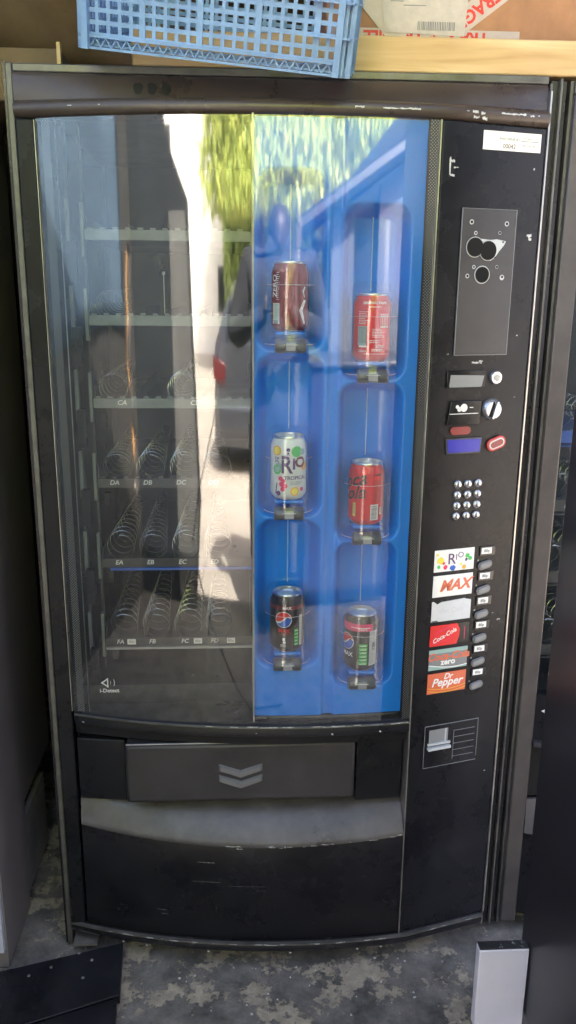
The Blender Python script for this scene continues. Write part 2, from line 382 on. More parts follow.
for q in range(3):
    b = MB(); xx = .212+q*.0225; vs = []
    for i in range(18):
        a = 2*pi*i/18; x = xx+.0080*cos(a)*(1+.15*sin(3*a+q)); z = 1.6880+.0105*sin(a)*(1+.1*cos(2*a+q)); p2 = hdr(x); t_ = (1.706-z)/.036
        vs.append((x, p2[2][0]+(p2[3][0]-p2[2][0])*t_-.0007, z))
    b.add(vs, [tuple(range(18))]); b.build('smudge', 'smudge', hp, smooth=0)

# side strips of the door (flat black, left of the glass)
b = MB(); b.box(.0080, .0385, -.012, .018, .065, 1.6425); b.build('door_edge', 'black', vm, bevel=.003)
b = MB(); b.box(.0388, .0400, -.0150, .0, .568, 1.640); b.build('edge_trim', 'metal', vm)

# glass
GX0, GX1, GZ0, GZ1 = .0405, .7005, .566, 1.643
b = MB(); b.grid(GX0, GX1, GZ0, GZ1, 60, 1, lambda x, z: (x, YF(x), z)); b.build('glass', 'glass', vm, smooth=80)
for a, c in ((.0500, .0640), (.6860, .6998)):
    b = MB(); b.grid(a, c, GZ0, GZ1, 6, 1, lambda x, z: (x, YF(x)+.0025, z)); b.build('dotted_border', 'dots', vm, smooth=80)
b = MB(); b.grid(.0722, .0734, GZ0, GZ1, 2, 1, lambda x, z: (x, YF(x)+.006, z)); b.build('edge_trim', 'metal', vm, solid=.002)
b = MB(); b.box(.7012, .7032, -.0725, .0, .05, 1.643); b.build('edge_trim', 'metal', vm)
# i-Detect mark
b = MB(); yy = YF(.11)+.004
b.add([(.100, yy, .634), (.113, yy, .643), (.113, yy, .640), (.105, yy, .634)], [(0, 1, 2, 3)]); b.add([(.100, yy, .634), (.105, yy, .634), (.113, yy, .628), (.113, yy, .625)], [(0, 1, 2, 3)])
b.box(.1125, .115, yy-.0003, yy, .624, .644)
for q, rr in enumerate((.004, .007)):
    b.add([(.118+q*.006+rr*.5*cos(a)*(1 if k == 0 else .55), yy, .634+rr*1.2*sin(a)) for k in (0, 1) for a in [(-1.1+2.2*i/8) for i in range(9)]], [(i, i+1, i+10, i+9) for i in range(8)])
text(b, 'i-Detect', .0112, .1165, .617, yy, bold=.0003)
b.build('sensor_mark', 'white', vm, smooth=0)

# sill below the glass
b = MB()
def sill(x):
    y = YF(x); return [(.02, .5655), (y-.001, .5655), (y-.006, .561), (y-.006, .543), (y+.004, .537), (.02, .537)]
b.loftx(xr(.0435, .7005, 40), sill); b.build('glass_sill', 'black', vm, smooth=50)
b = MB(); b.loftx(xr(.0435, .7005, 40), lambda x: [(YF(x)-.0085, .5635), (YF(x)-.0085, .5612), (YF(x)-.004, .5612), (YF(x)-.004, .5635)]); b.build('sill_edge', 'framemetal', vm)

# recess with delivery flap
b = MB()
b.box(.0435, .7005, .004, .02, .34, .5365)                                   # back
b.loftx(xr(.0435, .7005, 40), lambda x: [(.004, .5365), (YF(x)*.9+.004, .5365), (YF(x)*.9+.004, .517), (.004, .505)])
b.build('recess', 'black', vm)
def rside(x0, x1, s):
    m_ = MB(); m_.loftx(xr(x0, x1, 8), lambda x: [(.003, .5045), (YF(x)*.45-.004, .5045), (YF(x)*.45-.004, .368), (.003, .368)]); return m_
rside(.0435, .1405, -1).build('recess_side', 'black', vm, bevel=.002)
rside(.604, .698, 1).build('recess_side', 'black', vm, bevel=.002)
b = MB(); b.box(.1450, .5990, -.058, -.004, .385, .513); fl = b.build('delivery_flap', 'flap', vm, bevel=.007)
b = MB()
for z in (.457, .433):
    for sgn in (-1, 1):
        x = .371; w = .040; t = .010; d = .015
        vs = [(x, -.0640, z-d), (x+sgn*w, -.0640, z), (x+sgn*w, -.0640, z+t), (x, -.0640, z-d+t),
              (x, -.0580, z-d-.003), (x+sgn*(w+.003), -.0580, z-.003), (x+sgn*(w+.003), -.0580, z+t+.003), (x, -.0580, z-d+t+.003)]
        b.add(vs, [(0, 1, 2, 3), (0, 4, 5, 1), (1, 5, 6, 2), (2, 6, 7, 3), (3, 7, 4, 0)])
b.build('chevron', 'chev', fl, smooth=0)
b = MB(); b.box(.147, .597, -.0575, -.054, .5135, .5165); b.build('flap_hinge', 'metal', vm, bevel=.001)
# scoop
b = MB()
def scoop(x):
    y = YF(x); e = min(1, max(0, (x-.05)/.03), max(0, (.7005-x)/.03))
    q = .003+.015*((x-.40)/.33)**2; return [(.003, .366), (-.006, .3665), (y*.55, .343+q*.5), (y-.003, .302+q), (y-.006, .296+q), (y-.004, .290+q), (.003, .290+q)]
b.loftx(xr(.0435, .7002, 40), scoop); b.build('scoop', 'scoop', vm, smooth=60)
# lower curved panel
b = MB()
b.loftx(xr(.0435, .7002, 40), lambda x: [(.018, .2895+.003+.015*((x-.40)/.33)**2), (YF(x)-.001, .2895+.003+.015*((x-.40)/.33)**2), (YF(x)-.003, .286+.003+.015*((x-.40)/.33)**2), (YF(x)-.003, .072), (YF(x)+.004, .066), (.018, .066)])
b.build('lower_panel', 'black', vm, smooth=50)
b = MB()
def xall(x): return YF(x) if x <= .715 else (YF(.715)+(x-.715)*(.05/.179))
b.loftx(xr(.0080, .893, 60), lambda x: [(.018, .0655), (xall(x)-.006, .0655), (xall(x)-.010, .0615), (xall(x)-.010, .048), (xall(x)-.003, .040), (.018, .040)])
b.build('kick_rail', 'blackgloss', vm, smooth=50)
b = MB(); b.loftx(xr(.0080, .893, 60), lambda x: [(xall(x)-.0125, .0665), (xall(x)-.0125, .063), (xall(x)-.005, .063), (xall(x)-.005, .0665)]); b.build('kick_edge', 'framemetal', vm)

# ---- control panel (local frame)
cp = empty('control_panel'); cp.parent = vm; cp.matrix_local = PMAT
b = MB(); b.box(-.0135, PL-.001, 0, .016, .067, 1.643); b.build('panel_face', 'black', cp, bevel=.003)
b = MB(); b.box(PL-.0008, PL+.0022, -.002, .014, .067, 1.70); b.build('panel_edge', 'metal', cp)
# serial sticker
b = MB(); b.box(.0620, .1735, -.0012, -.0003, 1.6028, 1.6320)
text(b, 'MACHINE ID', .0068, .112, 1.6205, -.0016, 1); text(b, '00042', .0100, .112, 1.6095, -.0016, 2)
text(b, 'Vending Co', .0052, .150, 1.6235, -.0016, 1); b.box(.134, .168, -.0016, -.0014, 1.6185, 1.6195, 1)
text(b, '0845 000 000', .0048, .150, 1.6120, -.0016, 1)
b.build('serial_sticker', ['paper', 'inkgrey', 'inkblack'], cp, smooth=0)
# blanking plate with holes
b = MB(); b.box(.0312, .1355, -.0022, -.0004, 1.268, 1.5095); b.build('blanking_plate', 'flap', cp, bevel=.0006)
b = MB(); lw = .0011
for a in ((.0304, .0304+lw, 1.267, 1.5105), (.1356, .1356+lw, 1.267, 1.5105)): b.box(a[0], a[1], -.0026, -.0003, a[2], a[3])
b.box(.0304, .1367, -.0024, -.0004, 1.5096, 1.5103); b.box(.0304, .1367, -.0024, -.0004, 1.2665, 1.2676); b.build('plate_rim', 'p_grey', cp)
b = MB()
b.disc(.0157, 28, (.058, -.0042, 1.4480), 'y'); b.disc(.0157, 28, (.0840, -.0044, 1.4430), 'y')
b.disc(.0134, 26, (.0752, -.0042, 1.4030), 'y'); b.build('plate_hole', 'hole', cp, smooth=0)
b = MB()
b.lathe([(.0158, -.0005), (.0170, -.0005), (.0170, .001)], 28, (.058, -.0028, 1.4480), axis='y'); b.lathe([(.0158, -.0005), (.0168, -.0005), (.0168, .001)], 28, (.084, -.0026, 1.4430), axis='y')
b.lathe([(.0135, -.0005), (.0150, -.0005), (.0150, .001)], 26, (.0752, -.0030, 1.4030), axis='y')
b.add([(.066, -.0024, 1.4620), (.088, -.0024, 1.4605), (.1000, -.0024, 1.4618), (.1185, -.0024, 1.4590), (.1150, -.0024, 1.4520), (.1060, -.0024, 1.4420), (.0985, -.0024, 1.4310), (.0900, -.0024, 1.4262), (.072, -.0024, 1.445)], [(0, 1, 2, 3, 4, 5, 6, 7, 8)])
for x, z, r in ((.049, 1.4883, .0042), (.1175, 1.4873, .0042), (.0581, 1.4709, .0034), (.1049, 1.4723, .0030), (.0585, 1.4156, .0034), (.1038, 1.4164, .0030), (.0470, 1.4006, .0038), (.1155, 1.3990, .0046)):
    b.disc(r, 12, (x, -.0026, z), 'y')
b.build('bare_metal_edges', 'p_silver', cp, smooth=0)
for x, z, r in ((.049, 1.4883, .0024), (.1175, 1.4873, .0025), (.0581, 1.4709, .0018), (.1049, 1.4723, .0022), (.0585, 1.4156, .0018), (.1038, 1.4164, .0022), (.0470, 1.4006, .0022), (.1155, 1.4000, .0022), (.1125, 1.4575, .0016), (.0985, 1.4320, .0014)):
    b = MB(); b.disc(r, 12, (x, -.0030, z), 'y'); b.build('screw_hole', 'hole', cp, smooth=0)
# coin display slot
b = MB(); b.box(.0195, .0975, -.0030, -.0003, 1.2100, 1.2400); dsp = b.build('credit_display', 'blackgloss', cp, bevel=.001)
b = MB(); b.add([(.024, -.0036, 1.2130), (.090, -.0036, 1.2130), (.094, -.0036, 1.2310), (.026, -.0036, 1.2330)], [(0, 1, 2, 3)]); b.add([(.024, -.0038, 1.2110), (.088, -.0038, 1.2110), (.090, -.0038, 1.2135), (.026, -.0038, 1.2135)], [(0, 1, 2, 3)]); b.build('display_window', 'p_grey', dsp, smooth=0)
b = MB(); b.lathe([(0, -.006), (.0105, -.006), (.0125, -.003), (.0128, 0)], 24, (.1185, 0, 1.2265), axis='y'); lk = b.build('lock', 'key', cp)
b = MB(); b.lathe([(0, -.0068), (.006, -.0068), (.006, -.006)], 16, (.1185, 0, 1.2265), axis='y'); b.box(.1175, .1195, -.0072, -.0066, 1.2215, 1.2315); b.build('lock_core', 'trim', lk)
# coin entry plate + knob
b = MB(); b.prism([(.0240, 1.1440), (.0905, 1.1440), (.0925, 1.1865), (.0300, 1.1865)], -.004, -.0003); ce = b.build('coin_plate', 'blackgloss', cp, bevel=.001)
b = MB(); b.box(.028, .086, -.0046, -.0041, 1.1632, 1.1645); b.disc(.0072, 16, (.056, -.0046, 1.1745), 'y'); b.disc(.0045, 12, (.047, -.0046, 1.1720), 'y'); b.disc(.0035, 12, (.0425, -.0046, 1.1765), 'y'); b.box(.068, .075, -.0046, -.0042, 1.1740, 1.1755)
b.build('coin_symbol', 'white', ce, smooth=0)
b = MB(); b.lathe([(0, -.010), (.0150, -.010), (.0185, -.007), (.0205, 0)], 32, (.1150, 0, 1.1690), axis='y'); kn = b.build('coin_knob', 'key', cp)
b = MB(); m0 = len(b.v); b.box(-.0022, .0022, -.0165, -.0100, -.0165, .0165); b.tf(lambda x, y, z: (.1150+x*cos(.3)+z*sin(.3), y, 1.1690-x*sin(.3)+z*cos(.3))); b.build('knob_bar', 'key', kn, bevel=.0008)
b = MB(); b.box(-.0062, -.0026, -.0104, -.0100, -.0140, .0140); b.tf(lambda x, y, z: (.1150+x*cos(.3)+z*sin(.3), y, 1.1690-x*sin(.3)+z*cos(.3))); b.build('knob_slot', 'hole', kn)
# red pill, blue screen, oval button
def stadium(cx, cz, w, h, n=10, rot=0):
    r = h/2; pts = []
    for i in range(n+1): a = -pi/2+pi*i/n; pts.append((w/2-r+r*cos(a), r*sin(a)))
    for i in range(n+1): a = pi/2+pi*i/n; pts.append((-w/2+r+r*cos(a), r*sin(a)))
    return [(cx+x*cos(rot)-z*sin(rot), cz+x*sin(rot)+z*cos(rot)) for x, z in pts]
b = MB(); b.prism(stadium(.0535, 1.1330, .042, .0150), -.003, -.0003); b.build('indicator', 'pill', cp, bevel=.001)
b = MB(); b.prism([(.0270, 1.0900), (.0970, 1.0900), (.0990, 1.1200), (.0240, 1.1200)], -.0028, -.0003); sc = b.build('display_frame', 'darkmetal', cp, bevel=.0008)
b = MB(); b.prism([(.0300, 1.0935), (.0945, 1.0935), (.0960, 1.1170), (.0272, 1.1170)], -.0034, -.0029); b.build('display_screen', 'screen', sc)
b = MB(); b.prism(stadium(.1290, 1.1065, .0400, .0235, rot=.35), -.005, -.0003); rb = b.build('return_button', 'buttonred', cp, bevel=.0015)
b = MB(); b.prism(stadium(.1290, 1.1065, .0320, .0160, rot=.35), -.0058, -.0051); b.build('button_ring', 'p_pale', rb)
b = MB(); b.prism(stadium(.1290, 1.1065, .0265, .0110, rot=.35), -.0066, -.0059); b.build('button_cap', 'pill', rb)
# keypad
k0 = None
for r in range(4):
    for c in range(3):
        if k0 is None:
            b = MB(); b.lathe([(0, -.0062), (.0045, -.0057), (.0072, -.0038), (.0082, -.001), (.0082, 0)], 20, (0, 0, 0), axis='y'); k0 = b.build('keypad_button', 'key', cp); k = k0
        else: k = k0.copy(); COL.objects.link(k)
        k.location = (.0555+c*.0213, 0, 1.0335-r*.0203)
# selection labels
def rect(b, x0, x1, z0, z1, y, mi): b.add([(x0, y, z0), (x1, y, z0), (x1, y, z1), (x0, y, z1)], [(0, 1, 2, 3)], mi)
def blob(b, x, z, r, y, mi, n=9, sd=0):
    rd = random.Random(int(x*1e5)+int(z*1e5)+sd); b.add([(x+r*rd.uniform(.75, 1.1)*cos(2*pi*i/n), y, z+r*rd.uniform(.75, 1.1)*sin(2*pi*i/n)) for i in range(n)], [tuple(range(n))], mi)
LH = .0425
for i in range(6):
    zt = .9090-i*.05035; zb = zt-LH; x0, x1 = .0165, .1005; zc = (zt+zb)/2; xc = (x0+x1)/2
    b = MB(); y1, y2, y3 = -.0018, -.0021, -.0024
    if i == 0:
        b.box(x0, x1, -.0016, -.0003, zb, zt)
        for px, pz, r, mi in ((.030, .022+zb, .0078, 1), (.040, .008+zb, .005, 3), (.026, .010+zb, .004, 2), (.056, .006+zb, .0065, 5), (.080, .006+zb, .005, 6), (.086, .028+zb, .0052, 2), (.092, .022+zb, .005, 2), (.084, .020+zb, .0035, 4), (.073, .012+zb, .003, 1), (.036, .0165+zb, .003, 3), (.022, .034+zb, .003, 1)):
            blob(b, px, pz, r, y1, mi)
        text(b, 'R', .030, .0525, zb+.023, y2, 4, bold=.0001); text(b, 'I', .017, .0625, zb+.0265, y2, 4); text(b, 'O', .016, .0715, zb+.0300, y2, 4)
        mats = ['p_offwhite', 'p_yellow', 'p_green', 'p_pink', 'p_purple', 'p_blue', 'p_orange']; nm = 'white selection label with colourful fruit and purple letters'
    elif i == 1:
        b.box(x0, x1, -.0016, -.0003, zb, zt); text(b, 'MAX', .0300, xc+.004, zc, y1, 1, shear=.35, bold=.0011, rot=.03); mats = ['p_offwhite', 'p_salmon']; nm = 'white selection label with red slanted letters'
    elif i == 2:
        b.prism([(x0, zb), (x1, zb), (x1, zt-.004), (x1-.010, zt-.002), (x1-.014, zt), (x0+.020, zt-.003), (x0+.012, zt-.007), (x0+.004, zt-.001), (x0, zt-.001)], -.0016, -.0003)
        text(b, 'diet Cola', .014, xc, zc, y1, 1, bold=.0001); rect(b, x0+.001, x0+.014, zb+.0005, zb+.0025, y1, 2); mats = ['p_pale', 'ghost', 'inkblack']; nm = 'faded blank white selection label with torn corners'
    elif i == 3:
        b.box(x0, x0+.058, -.0016, -.0003, zb, zt); b.box(x0+.0582, x1, -.0012, -.0003, zb+.002, zt, 3)
        b.prism([(x0+.0578, zb), (x0+.063, zc-.006), (x0+.064, zc+.008), (x0+.0578, zt)], -.00165, -.0004)
        b.prism([(x0+.006, zb+.004), (x0+.042, zb+.012), (x0+.053, zt-.010), (x0+.046, zt-.003), (x0+.014, zt-.013)], -.0019, -.0017, mi=2)
        b.prism([(x0+.008, zb+.0055), (x0+.041, zb+.0133), (x0+.051, zt-.010), (x0+.0455, zt-.0045), (x0+.0150, zt-.0145)], -.0022, -.0020, mi=0)
        text(b, 'Coca-Cola', .0125, x0+.0300, zc-.001, -.0026, 1, rot=.42, shear=.3, bold=.0002)
        b.box(x0+.074, x0+.0755, -.0014, -.0012, zb+.008, zt-.008, 2)
        mats = ['p_red', 'p_offwhite', 'p_pink', 'blackgloss']; nm = 'red selection label with white script and dark right end'
    elif i == 4:
        b.box(x0, x1, -.0016, -.0003, zb, zt); rect(b, x0, x1, zt-.008, zt, y1, 3)
        text(b, 'Coca-Cola', .0210, xc, zt-.0155, y2, 1, shear=.3, bold=.0007); text(b, 'zero', .0170, xc, zb+.0150, y2, 2, bold=.0006)
        n = 12; pts = [(x0+(x1-x0)*t/n, zb+.0115-.0085*sin(pi*t/n*.75)) for t in range(n+1)]
        b.add([(p[0], y1, p[1]) for p in pts]+[(x1, y1, zb), (x0, y1, zb)], [tuple(range(n+3))], 3)
        b.add([(p[0], y3, p[1]+.001) for p in pts]+[(p[0], y3, p[1]-.001) for p in pts[::-1]], [tuple(range(2*n+2))], 2)
        mats = ['p_grey', 'p_salmon', 'p_offwhite', 'p_teal']; nm = 'grey selection label with red script above the word zero'
    else:
        b.box(x0, x1, -.0016, -.0003, zb, zt); text(b, 'Dr', .0165, xc+.002, zt-.0085, y2, 1, shear=.3, bold=.0004); text(b, 'Pepper', .0235, xc, zc+.001, y2, 1, shear=.3, bold=.0005)
        for off in (.0, .006):
            n = 12; pts = [(x0+(x1-x0)*t/n, zb+.013-off-.006*sin(pi*t/n)) for t in range(n+1)]
            b.add([(p[0], y3, p[1]+.001) for p in pts]+[(p[0], y3, p[1]-.0007) for p in pts[::-1]], [tuple(range(2*n+2))], 2)
        mats = ['p_salmon', 'p_offwhite', 'p_orange']; nm = 'orange red selection label with white script on two lines'
    o = b.build('selection_label', mats, cp, smooth=0); o['label'] = nm
    # price tag, button
    b = MB(); b.box(.1125, .1455, -.0025, -.0003, zt-.0190, zt-.0005); pt = b.build('price_holder', 'blackgloss', cp, bevel=.0006)
    b = MB(); rect(b, .1155, .1375, zt-.0150, zt-.0030, -.0029, 0); text(b, '80p', .0082, .1265, zt-.0093, -.0033, 1, bold=.0002); b.build('price_tag', ['p_offwhite', 'inkgrey'], pt, smooth=0)
    b = MB(); b.prism(stadium(.1250, zt-.0375, .0310, .0160, rot=.22), -.0040, -.0003); bt = b.build('selection_button', 'button', cp, bevel=.0012)
    b = MB(); b.prism(stadium(.1245, zt-.0370, .0240, .0100, rot=.22), -.0058, -.0041); b.build('button_cap', 'p_grey', bt, bevel=.001)
    b = MB(); b.disc(.0020, 10, (.1100, -.0012, zt-.0275), 'y'); b.build('indicator', 'p_grey', cp, smooth=0)
# coin return
b = MB(); b.box(.0165, .1370, -.0015, -.0003, .4520, .5450); cr = b.build('coin_return', 'blackgloss', cp)
b = MB(); w = .0009
for a in ((.0165, .1370, .5441, .5455), (.0165, .1370, .4515, .4524), (.0165, .0174, .4524, .5441), (.1362, .1371, .4600, .5441)): b.box(a[0], a[1], -.0024, -.0016, a[2], a[3])
for q in range(5): b.box(.0830, .1300, -.0022, -.0016, .5260-q*.0145, .5267-q*.0145)
b.box(.0820, .0827, -.0022, -.0016, .462, .528); b.build('moulded_lines', 'p_grey', cr)
b = MB(); b.box(.0240, .0740, -.0012, .0, .4930, .5360, 0); b.box(.0240, .0740, -.0090, -.0016, .4930, .4985, 1); b.box(.0240, .0740, -.0050, -.0016, .5020, .5060, 1); b.box(.0270, .0690, -.0022, -.0016, .5060, .5350, 2); b.box(.0620, .0650, -.0026, -.0022, .5060, .5350, 1)
b.build('coin_cup', ['hole', 'p_silver', 'p_grey'], cr)

# paint chips and scuffs
def chips(name, parent, lst, fn, mats='chip'):
    b = MB(); rd = random.Random(3)
    for x, z, L_, h in lst:
        n = max(4, int(L_/.003)); n = min(n, 14)
        up_ = [fn(x+L_*i/n, z+h*.5*rd.uniform(.1, 1)) for i in range(n+1)]; dn = [fn(x+L_*i/n, z-h*.5*rd.uniform(.1, 1)) for i in range(n+1)]
        b.add(up_+dn[::-1], [tuple(range(2*n+2))])
    return b.build(name, mats, parent, smooth=0)
def ledgef(x, z): k = .75*(YF(x) if x < .715 else YF(.715)+(x-.715)*.28); return (x, -.0186+k, z)
chips('paint_chips', hl, [(.605, 1.6570, .062, .0035), (.560, 1.6575, .015, .004), (.755, 1.6580, .010, .006), (.770, 1.6560, .007, .005), (.757, 1.6495, .010, .006), (.772, 1.6485, .009, .007), (.806, 1.6580, .044, .004), (.858, 1.6570, .007, .006), (.872, 1.6575, .003, .003), (.100, 1.6575, .007, .003), (.745, 1.6580, .004, .003), (.15, 1.658, .003, .002)], ledgef)
rd = random.Random(11); lst = []
for i in range(26):
    x = rd.uniform(.40, .70); lst.append((x, .2955+.015*((x-.40)/.33)**2+rd.uniform(-.002, .003), rd.uniform(.003, .012), rd.uniform(.001, .003)))
lst += [(.340, .2965, .030, .004), (.362, .2915, .012, .0025)]
chips('paint_chips', vm, [a for a in lst if a[0]+a[2] < .698], lambda x, z: (x, YF(x)-.0068, z))
chips('scuff_marks', vm, [(.283, .254, .034, .0022), (.270, .208, .060, .0010), (.345, .200, .075, .0009), (.195, .132, .020, .002), (.205, .122, .014, .0018), (.400, .190, .022, .0009), (.62, .216, .003, .003), (.25, .17, .004, .002), (.52, .11, .004, .002)], lambda x, z: (x, YF(x)-.0036, z), 'inkgrey')
lst = [(rd.uniform(.06, .87), .0655+rd.uniform(-.001, .001), rd.uniform(.004, .018), rd.uniform(.001, .003)) for i in range(40)]
lst += [(x, .046, .004, .005) for x in (.12, .17, .30, .47, .61, .66)]
chips('paint_chips', vm, lst, lambda x, z: (x, xall(x)-.0130, z))
lst = [(rd.uniform(.3, .7), .5645+rd.uniform(-.001, .001), rd.uniform(.004, .02), rd.uniform(.001, .0025)) for i in range(24)]
lst = [a for a in lst if a[0]+a[2] < .698]+[(.0600, .5500, .004, .004), (.546, .5480, .004, .005), (.640, .5490, .004, .005), (.40, .552, .003, .002)]
chips('paint_chips', vm, lst, lambda x, z: (x, YF(x)-.0090, z))
chips('paint_chips', cp, [(.1600, 1.4690, .0095, .010), (.1640, 1.4635, .006, .006), (.0045, 1.5820, .007, .006), (.010, 1.5720, .009, .003), (.004, 1.5600, .008, .006), (.0015, 1.5740, .003, .03), (.1630, 1.577, .003, .005), (.017, 1.2690, .004, .002), (.068, 1.2530, .020, .0045), (.082, 1.2560, .008, .003), (.155, 1.30, .003, .003), (.160, .42, .003, .004), (.15, .77, .003, .002), (.162, .755, .007, .004), (.16, 1.19, .003, .002)], lambda x, z: (x, -.0008, z))

# ---- interior: rails, trays, spirals
b = MB(); b.box(.0305, .0320, .04, .70, .56, 1.67); b.build('side_lining', 'blackgloss', vm)
tz = [1.470, 1.319, 1.165, 1.009, .845, .673]
b = MB(); b.box(.060, .066, .10, .112, .60, 1.66); b.box(.086, .090, .11, .122, .60, 1.66); b.build('shelf_rail', 'inner', vm)
for i, z in enumerate(tz):
    b = MB(); b.box(.0595, .0665, .090, .0995, z-.035, z+.060); b.box(.0850, .0915, .094, .1095, z-.040, z+.055); b.build('shelf_bracket', 'rail', vm, bevel=.001)
    b = MB(); b.box(.0640, .0800, .072, .0880, z+.004-.09, z+.006-.02); b.box(.102, .112, .115, .13, z-.055, z-.030); b.build('bracket_arm', 'black', vm)
spir = {1: [0], 2: [0, 2], 3: [0, 1, 2, 3], 4: [0, 1, 2, 3], 5: [0, 1, 2, 3]}
labs = {2: [('CA', .149), ('CD', .288)], 3: [('DA', .128), ('DB', .192), ('DC', .257), ('DD', .320)], 4: [('EA', .130), ('EB', .192), ('EC', .256), ('ED', .320)], 5: [('FA', .125), ('FB', .190), ('FC', .257), ('FD', .318)]}
sp0 = None
for i, z in enumerate(tz):
    tr = empty('shelf_tray'); tr.parent = vm; tr.location = (0, 0, 0)
    b = MB(); b.box(.096, .395, .090, .62, z-.010, z-.008); b.box(.096, .098, .090, .62, z-.0078, z+.028); b.box(.393, .395, .090, .62, z-.0078, z+.028)
    for k in range(1, 4): b.box(.107+.0655*k, .1080+.0655*k, .092, .62, z-.0078, z+.018)
    b.build('tray_base', 'inner', tr)
    b = MB(); b.box(.095, .396, .080, .0890, z-.011, z+.0075)
    n = 13
    for k in range(n):
        x = .100+k*.0225
        if i < 4: b.box(x, x+.010, .081, .0885, z+.0077, z+.0115)
    b.build('price_rail', 'rail' if i < 3 else 'darkmetal', tr, bevel=.0008)
    if i in labs:
        b = MB()
        for t, x in labs[i]: text(b, t, .0130, x, z-.0005, .0790, 0, shear=.2, bold=.0002)
        b.build('slot_letters', 'white', tr, smooth=0)
    if i == 5:
        b = MB()
        for x in (.148, .284, .352): b.box(x-.0085, x+.0085, .0782, .0795, z-.006, z+.0055); text(b, '80p', .008, x, z, .0776, 1)
        b.build('price_tag', ['paper', 'inkgrey'], tr, smooth=0)
    if i >= 4:
        b = MB(); b.box(.096 if i == 5 else .112, .396, .0765, .0885, z-.0165, z-.0115); b.build('rail_edge', 'bluepaint' if i == 4 else 'trim', tr)
    for k in spir.get(i, []):
        x = .1290+.0660*k
        if sp0 is None:
            pts = []
            for q in range(12*22+1):
                a = 2*pi*q/22; f_ = q/264; rr_ = .0290*(1-.62*f_); pts.append((rr_*sin(a), .098+.030*q/22, rr_*cos(a)+.022*f_))
            b = MB(); b.tube(pts, .00080, 5); sp0 = b.build('spiral', 'wire', tr); s_ = sp0
        else: s_ = sp0.copy(); COL.objects.link(s_); s_.parent = tr
        s_.location = (x, 0, z+.0225); s_.rotation_euler = (0, random.uniform(-.6, .6), 0)
b = MB(); b.box(.05, .39, .03, .66, .5465, .5520); b.box(.05, .69, .030, .034, .5525, .600); b.build('product_chute', 'inner', vm)
b = MB(); b.box(.232, .2335, .105, .108, 1.33, 1.40); b.lathe([(0, 0), (.003, 0), (.003, .006), (0, .006)], 8, (.2327, .1065, 1.40)); b.build('stop_pin', 'trim', vm)

# ---- blue display panel
NW, NHt, ND = .056, .1425, .062                       # half width, half height, depth of a niche
cols = [(.4610, [1.307, 1.010, .713]), (.6045, [1.256, .961, .670])]
niches = [(cx, zb-.030+NHt) for cx, zs in cols for zb in zs]
def smooth(t): t = max(0, min(1, t)); return t*t*(3-2*t)
def bdepth(x, z):
    d = 0
    for cx, cz in niches:
        qx = abs(x-cx)-(NW-.026); qz = abs(z-cz)-(NHt-.026)
        s = math.hypot(max(qx, 0), max(qz, 0))+min(max(qx, qz), 0)-.026
        if s < .006:
            e = smooth((.006-s)/.022)
            cyl = .35+.65*math.sqrt(max(0, 1-((x-cx)/(NW+.004))**2))
            d = max(d, ND*e*cyl)
    # shallow step between the columns
    return d
BX0, BX1 = .3990, .6845
def bfn(x, z):
    step = .010*smooth((x-.526)/.006)*(1-smooth((x-.546)/.006))
    return (x, YF(x)+.014+bdepth(x, z)+step*.6, z)
b = MB(); b.grid(BX0, BX1, .578, 1.652, 130, 400, bfn); b.build('display_panel', 'blue', vm, smooth=60)
b = MB(); b.box(.3955, .3985, YF(.397)+.006, .06, .568, 1.650); b.build('panel_trim', 'trim', vm)
b = MB(); b.grid(BX0, BX1, .566, .5775, 30, 1, lambda x, z: (x, YF(x)+.012, z)); b.build('panel_foot', 'blackgloss', vm, solid=.002)
b = MB(); b.box(.3988, .6840, .085, .10, .555, 1.66); b.build('panel_back', 'inner', vm)

# ---- cans (top-level), holders are parts of the machine
R = .0325
def wrapdecal(b, start=0, off=.0007):
    b.tf(lambda x, y, z: ((R+off+y)*sin(x/R), -(R+off+y)*cos(x/R), z), start)
def cell(b, x0, x1, z0, z1, y, mi):
    n = max(1, int(abs(x1-x0)/.003)); b.grid(x0, x1, z0, z1, n, 1, lambda x, z: (x, y, z), mi)
def circ(b, x, z, r, y, mi, clip=None, n=24):
    vs = [(x+r*cos(2*pi*i/n), z+r*sin(2*pi*i/n)) for i in range(n)]
    b.add([(x, y, z)]+[(a, y, c) for a, c in vs], [(0, i+1, (i+1) % n+1) for i in range(n)], mi)
def barcode(b, x0, x1, z0, z1, mi_bg, mi_fg, y=0, horizontal=False):
    cell(b, x0, x1, z0, z1, y, mi_bg); rd = random.Random(5)
    if horizontal:
        z = z0+.002
        while z < z1-.002:
            w = rd.uniform(.0004, .0011); cell(b, x0+.001, x1-.003, z, z+w, y+.0003, mi_fg); z += w+rd.uniform(.0005, .0011)
    else:
        x = x0+.001
        while x < x1-.001:
            w = rd.uniform(.0003, .0009); b.add([(x, y+.0003, z0+.003), (x+w, y+.0003, z0+.003), (x+w, y+.0003, z1-.001), (x, y+.0003, z1-.001)], [(0, 1, 2, 3)], mi_fg); x += w+rd.uniform(.0004, .0009)
def lines(b, x0, x1, z0, z1, n, y, mi, sd=0, h=.0009):
    rd = random.Random(sd)
    for i in range(n):
        z = z1-(z1-z0)*i/(n-1)
        x = x0; xe = x1-rd.uniform(0, (x1-x0)*.35)
        while x < xe:
            w = rd.uniform(.0015, .005); cell(b, x, min(x+w, xe), z-h/2, z+h/2, y, mi); x += w+.0009
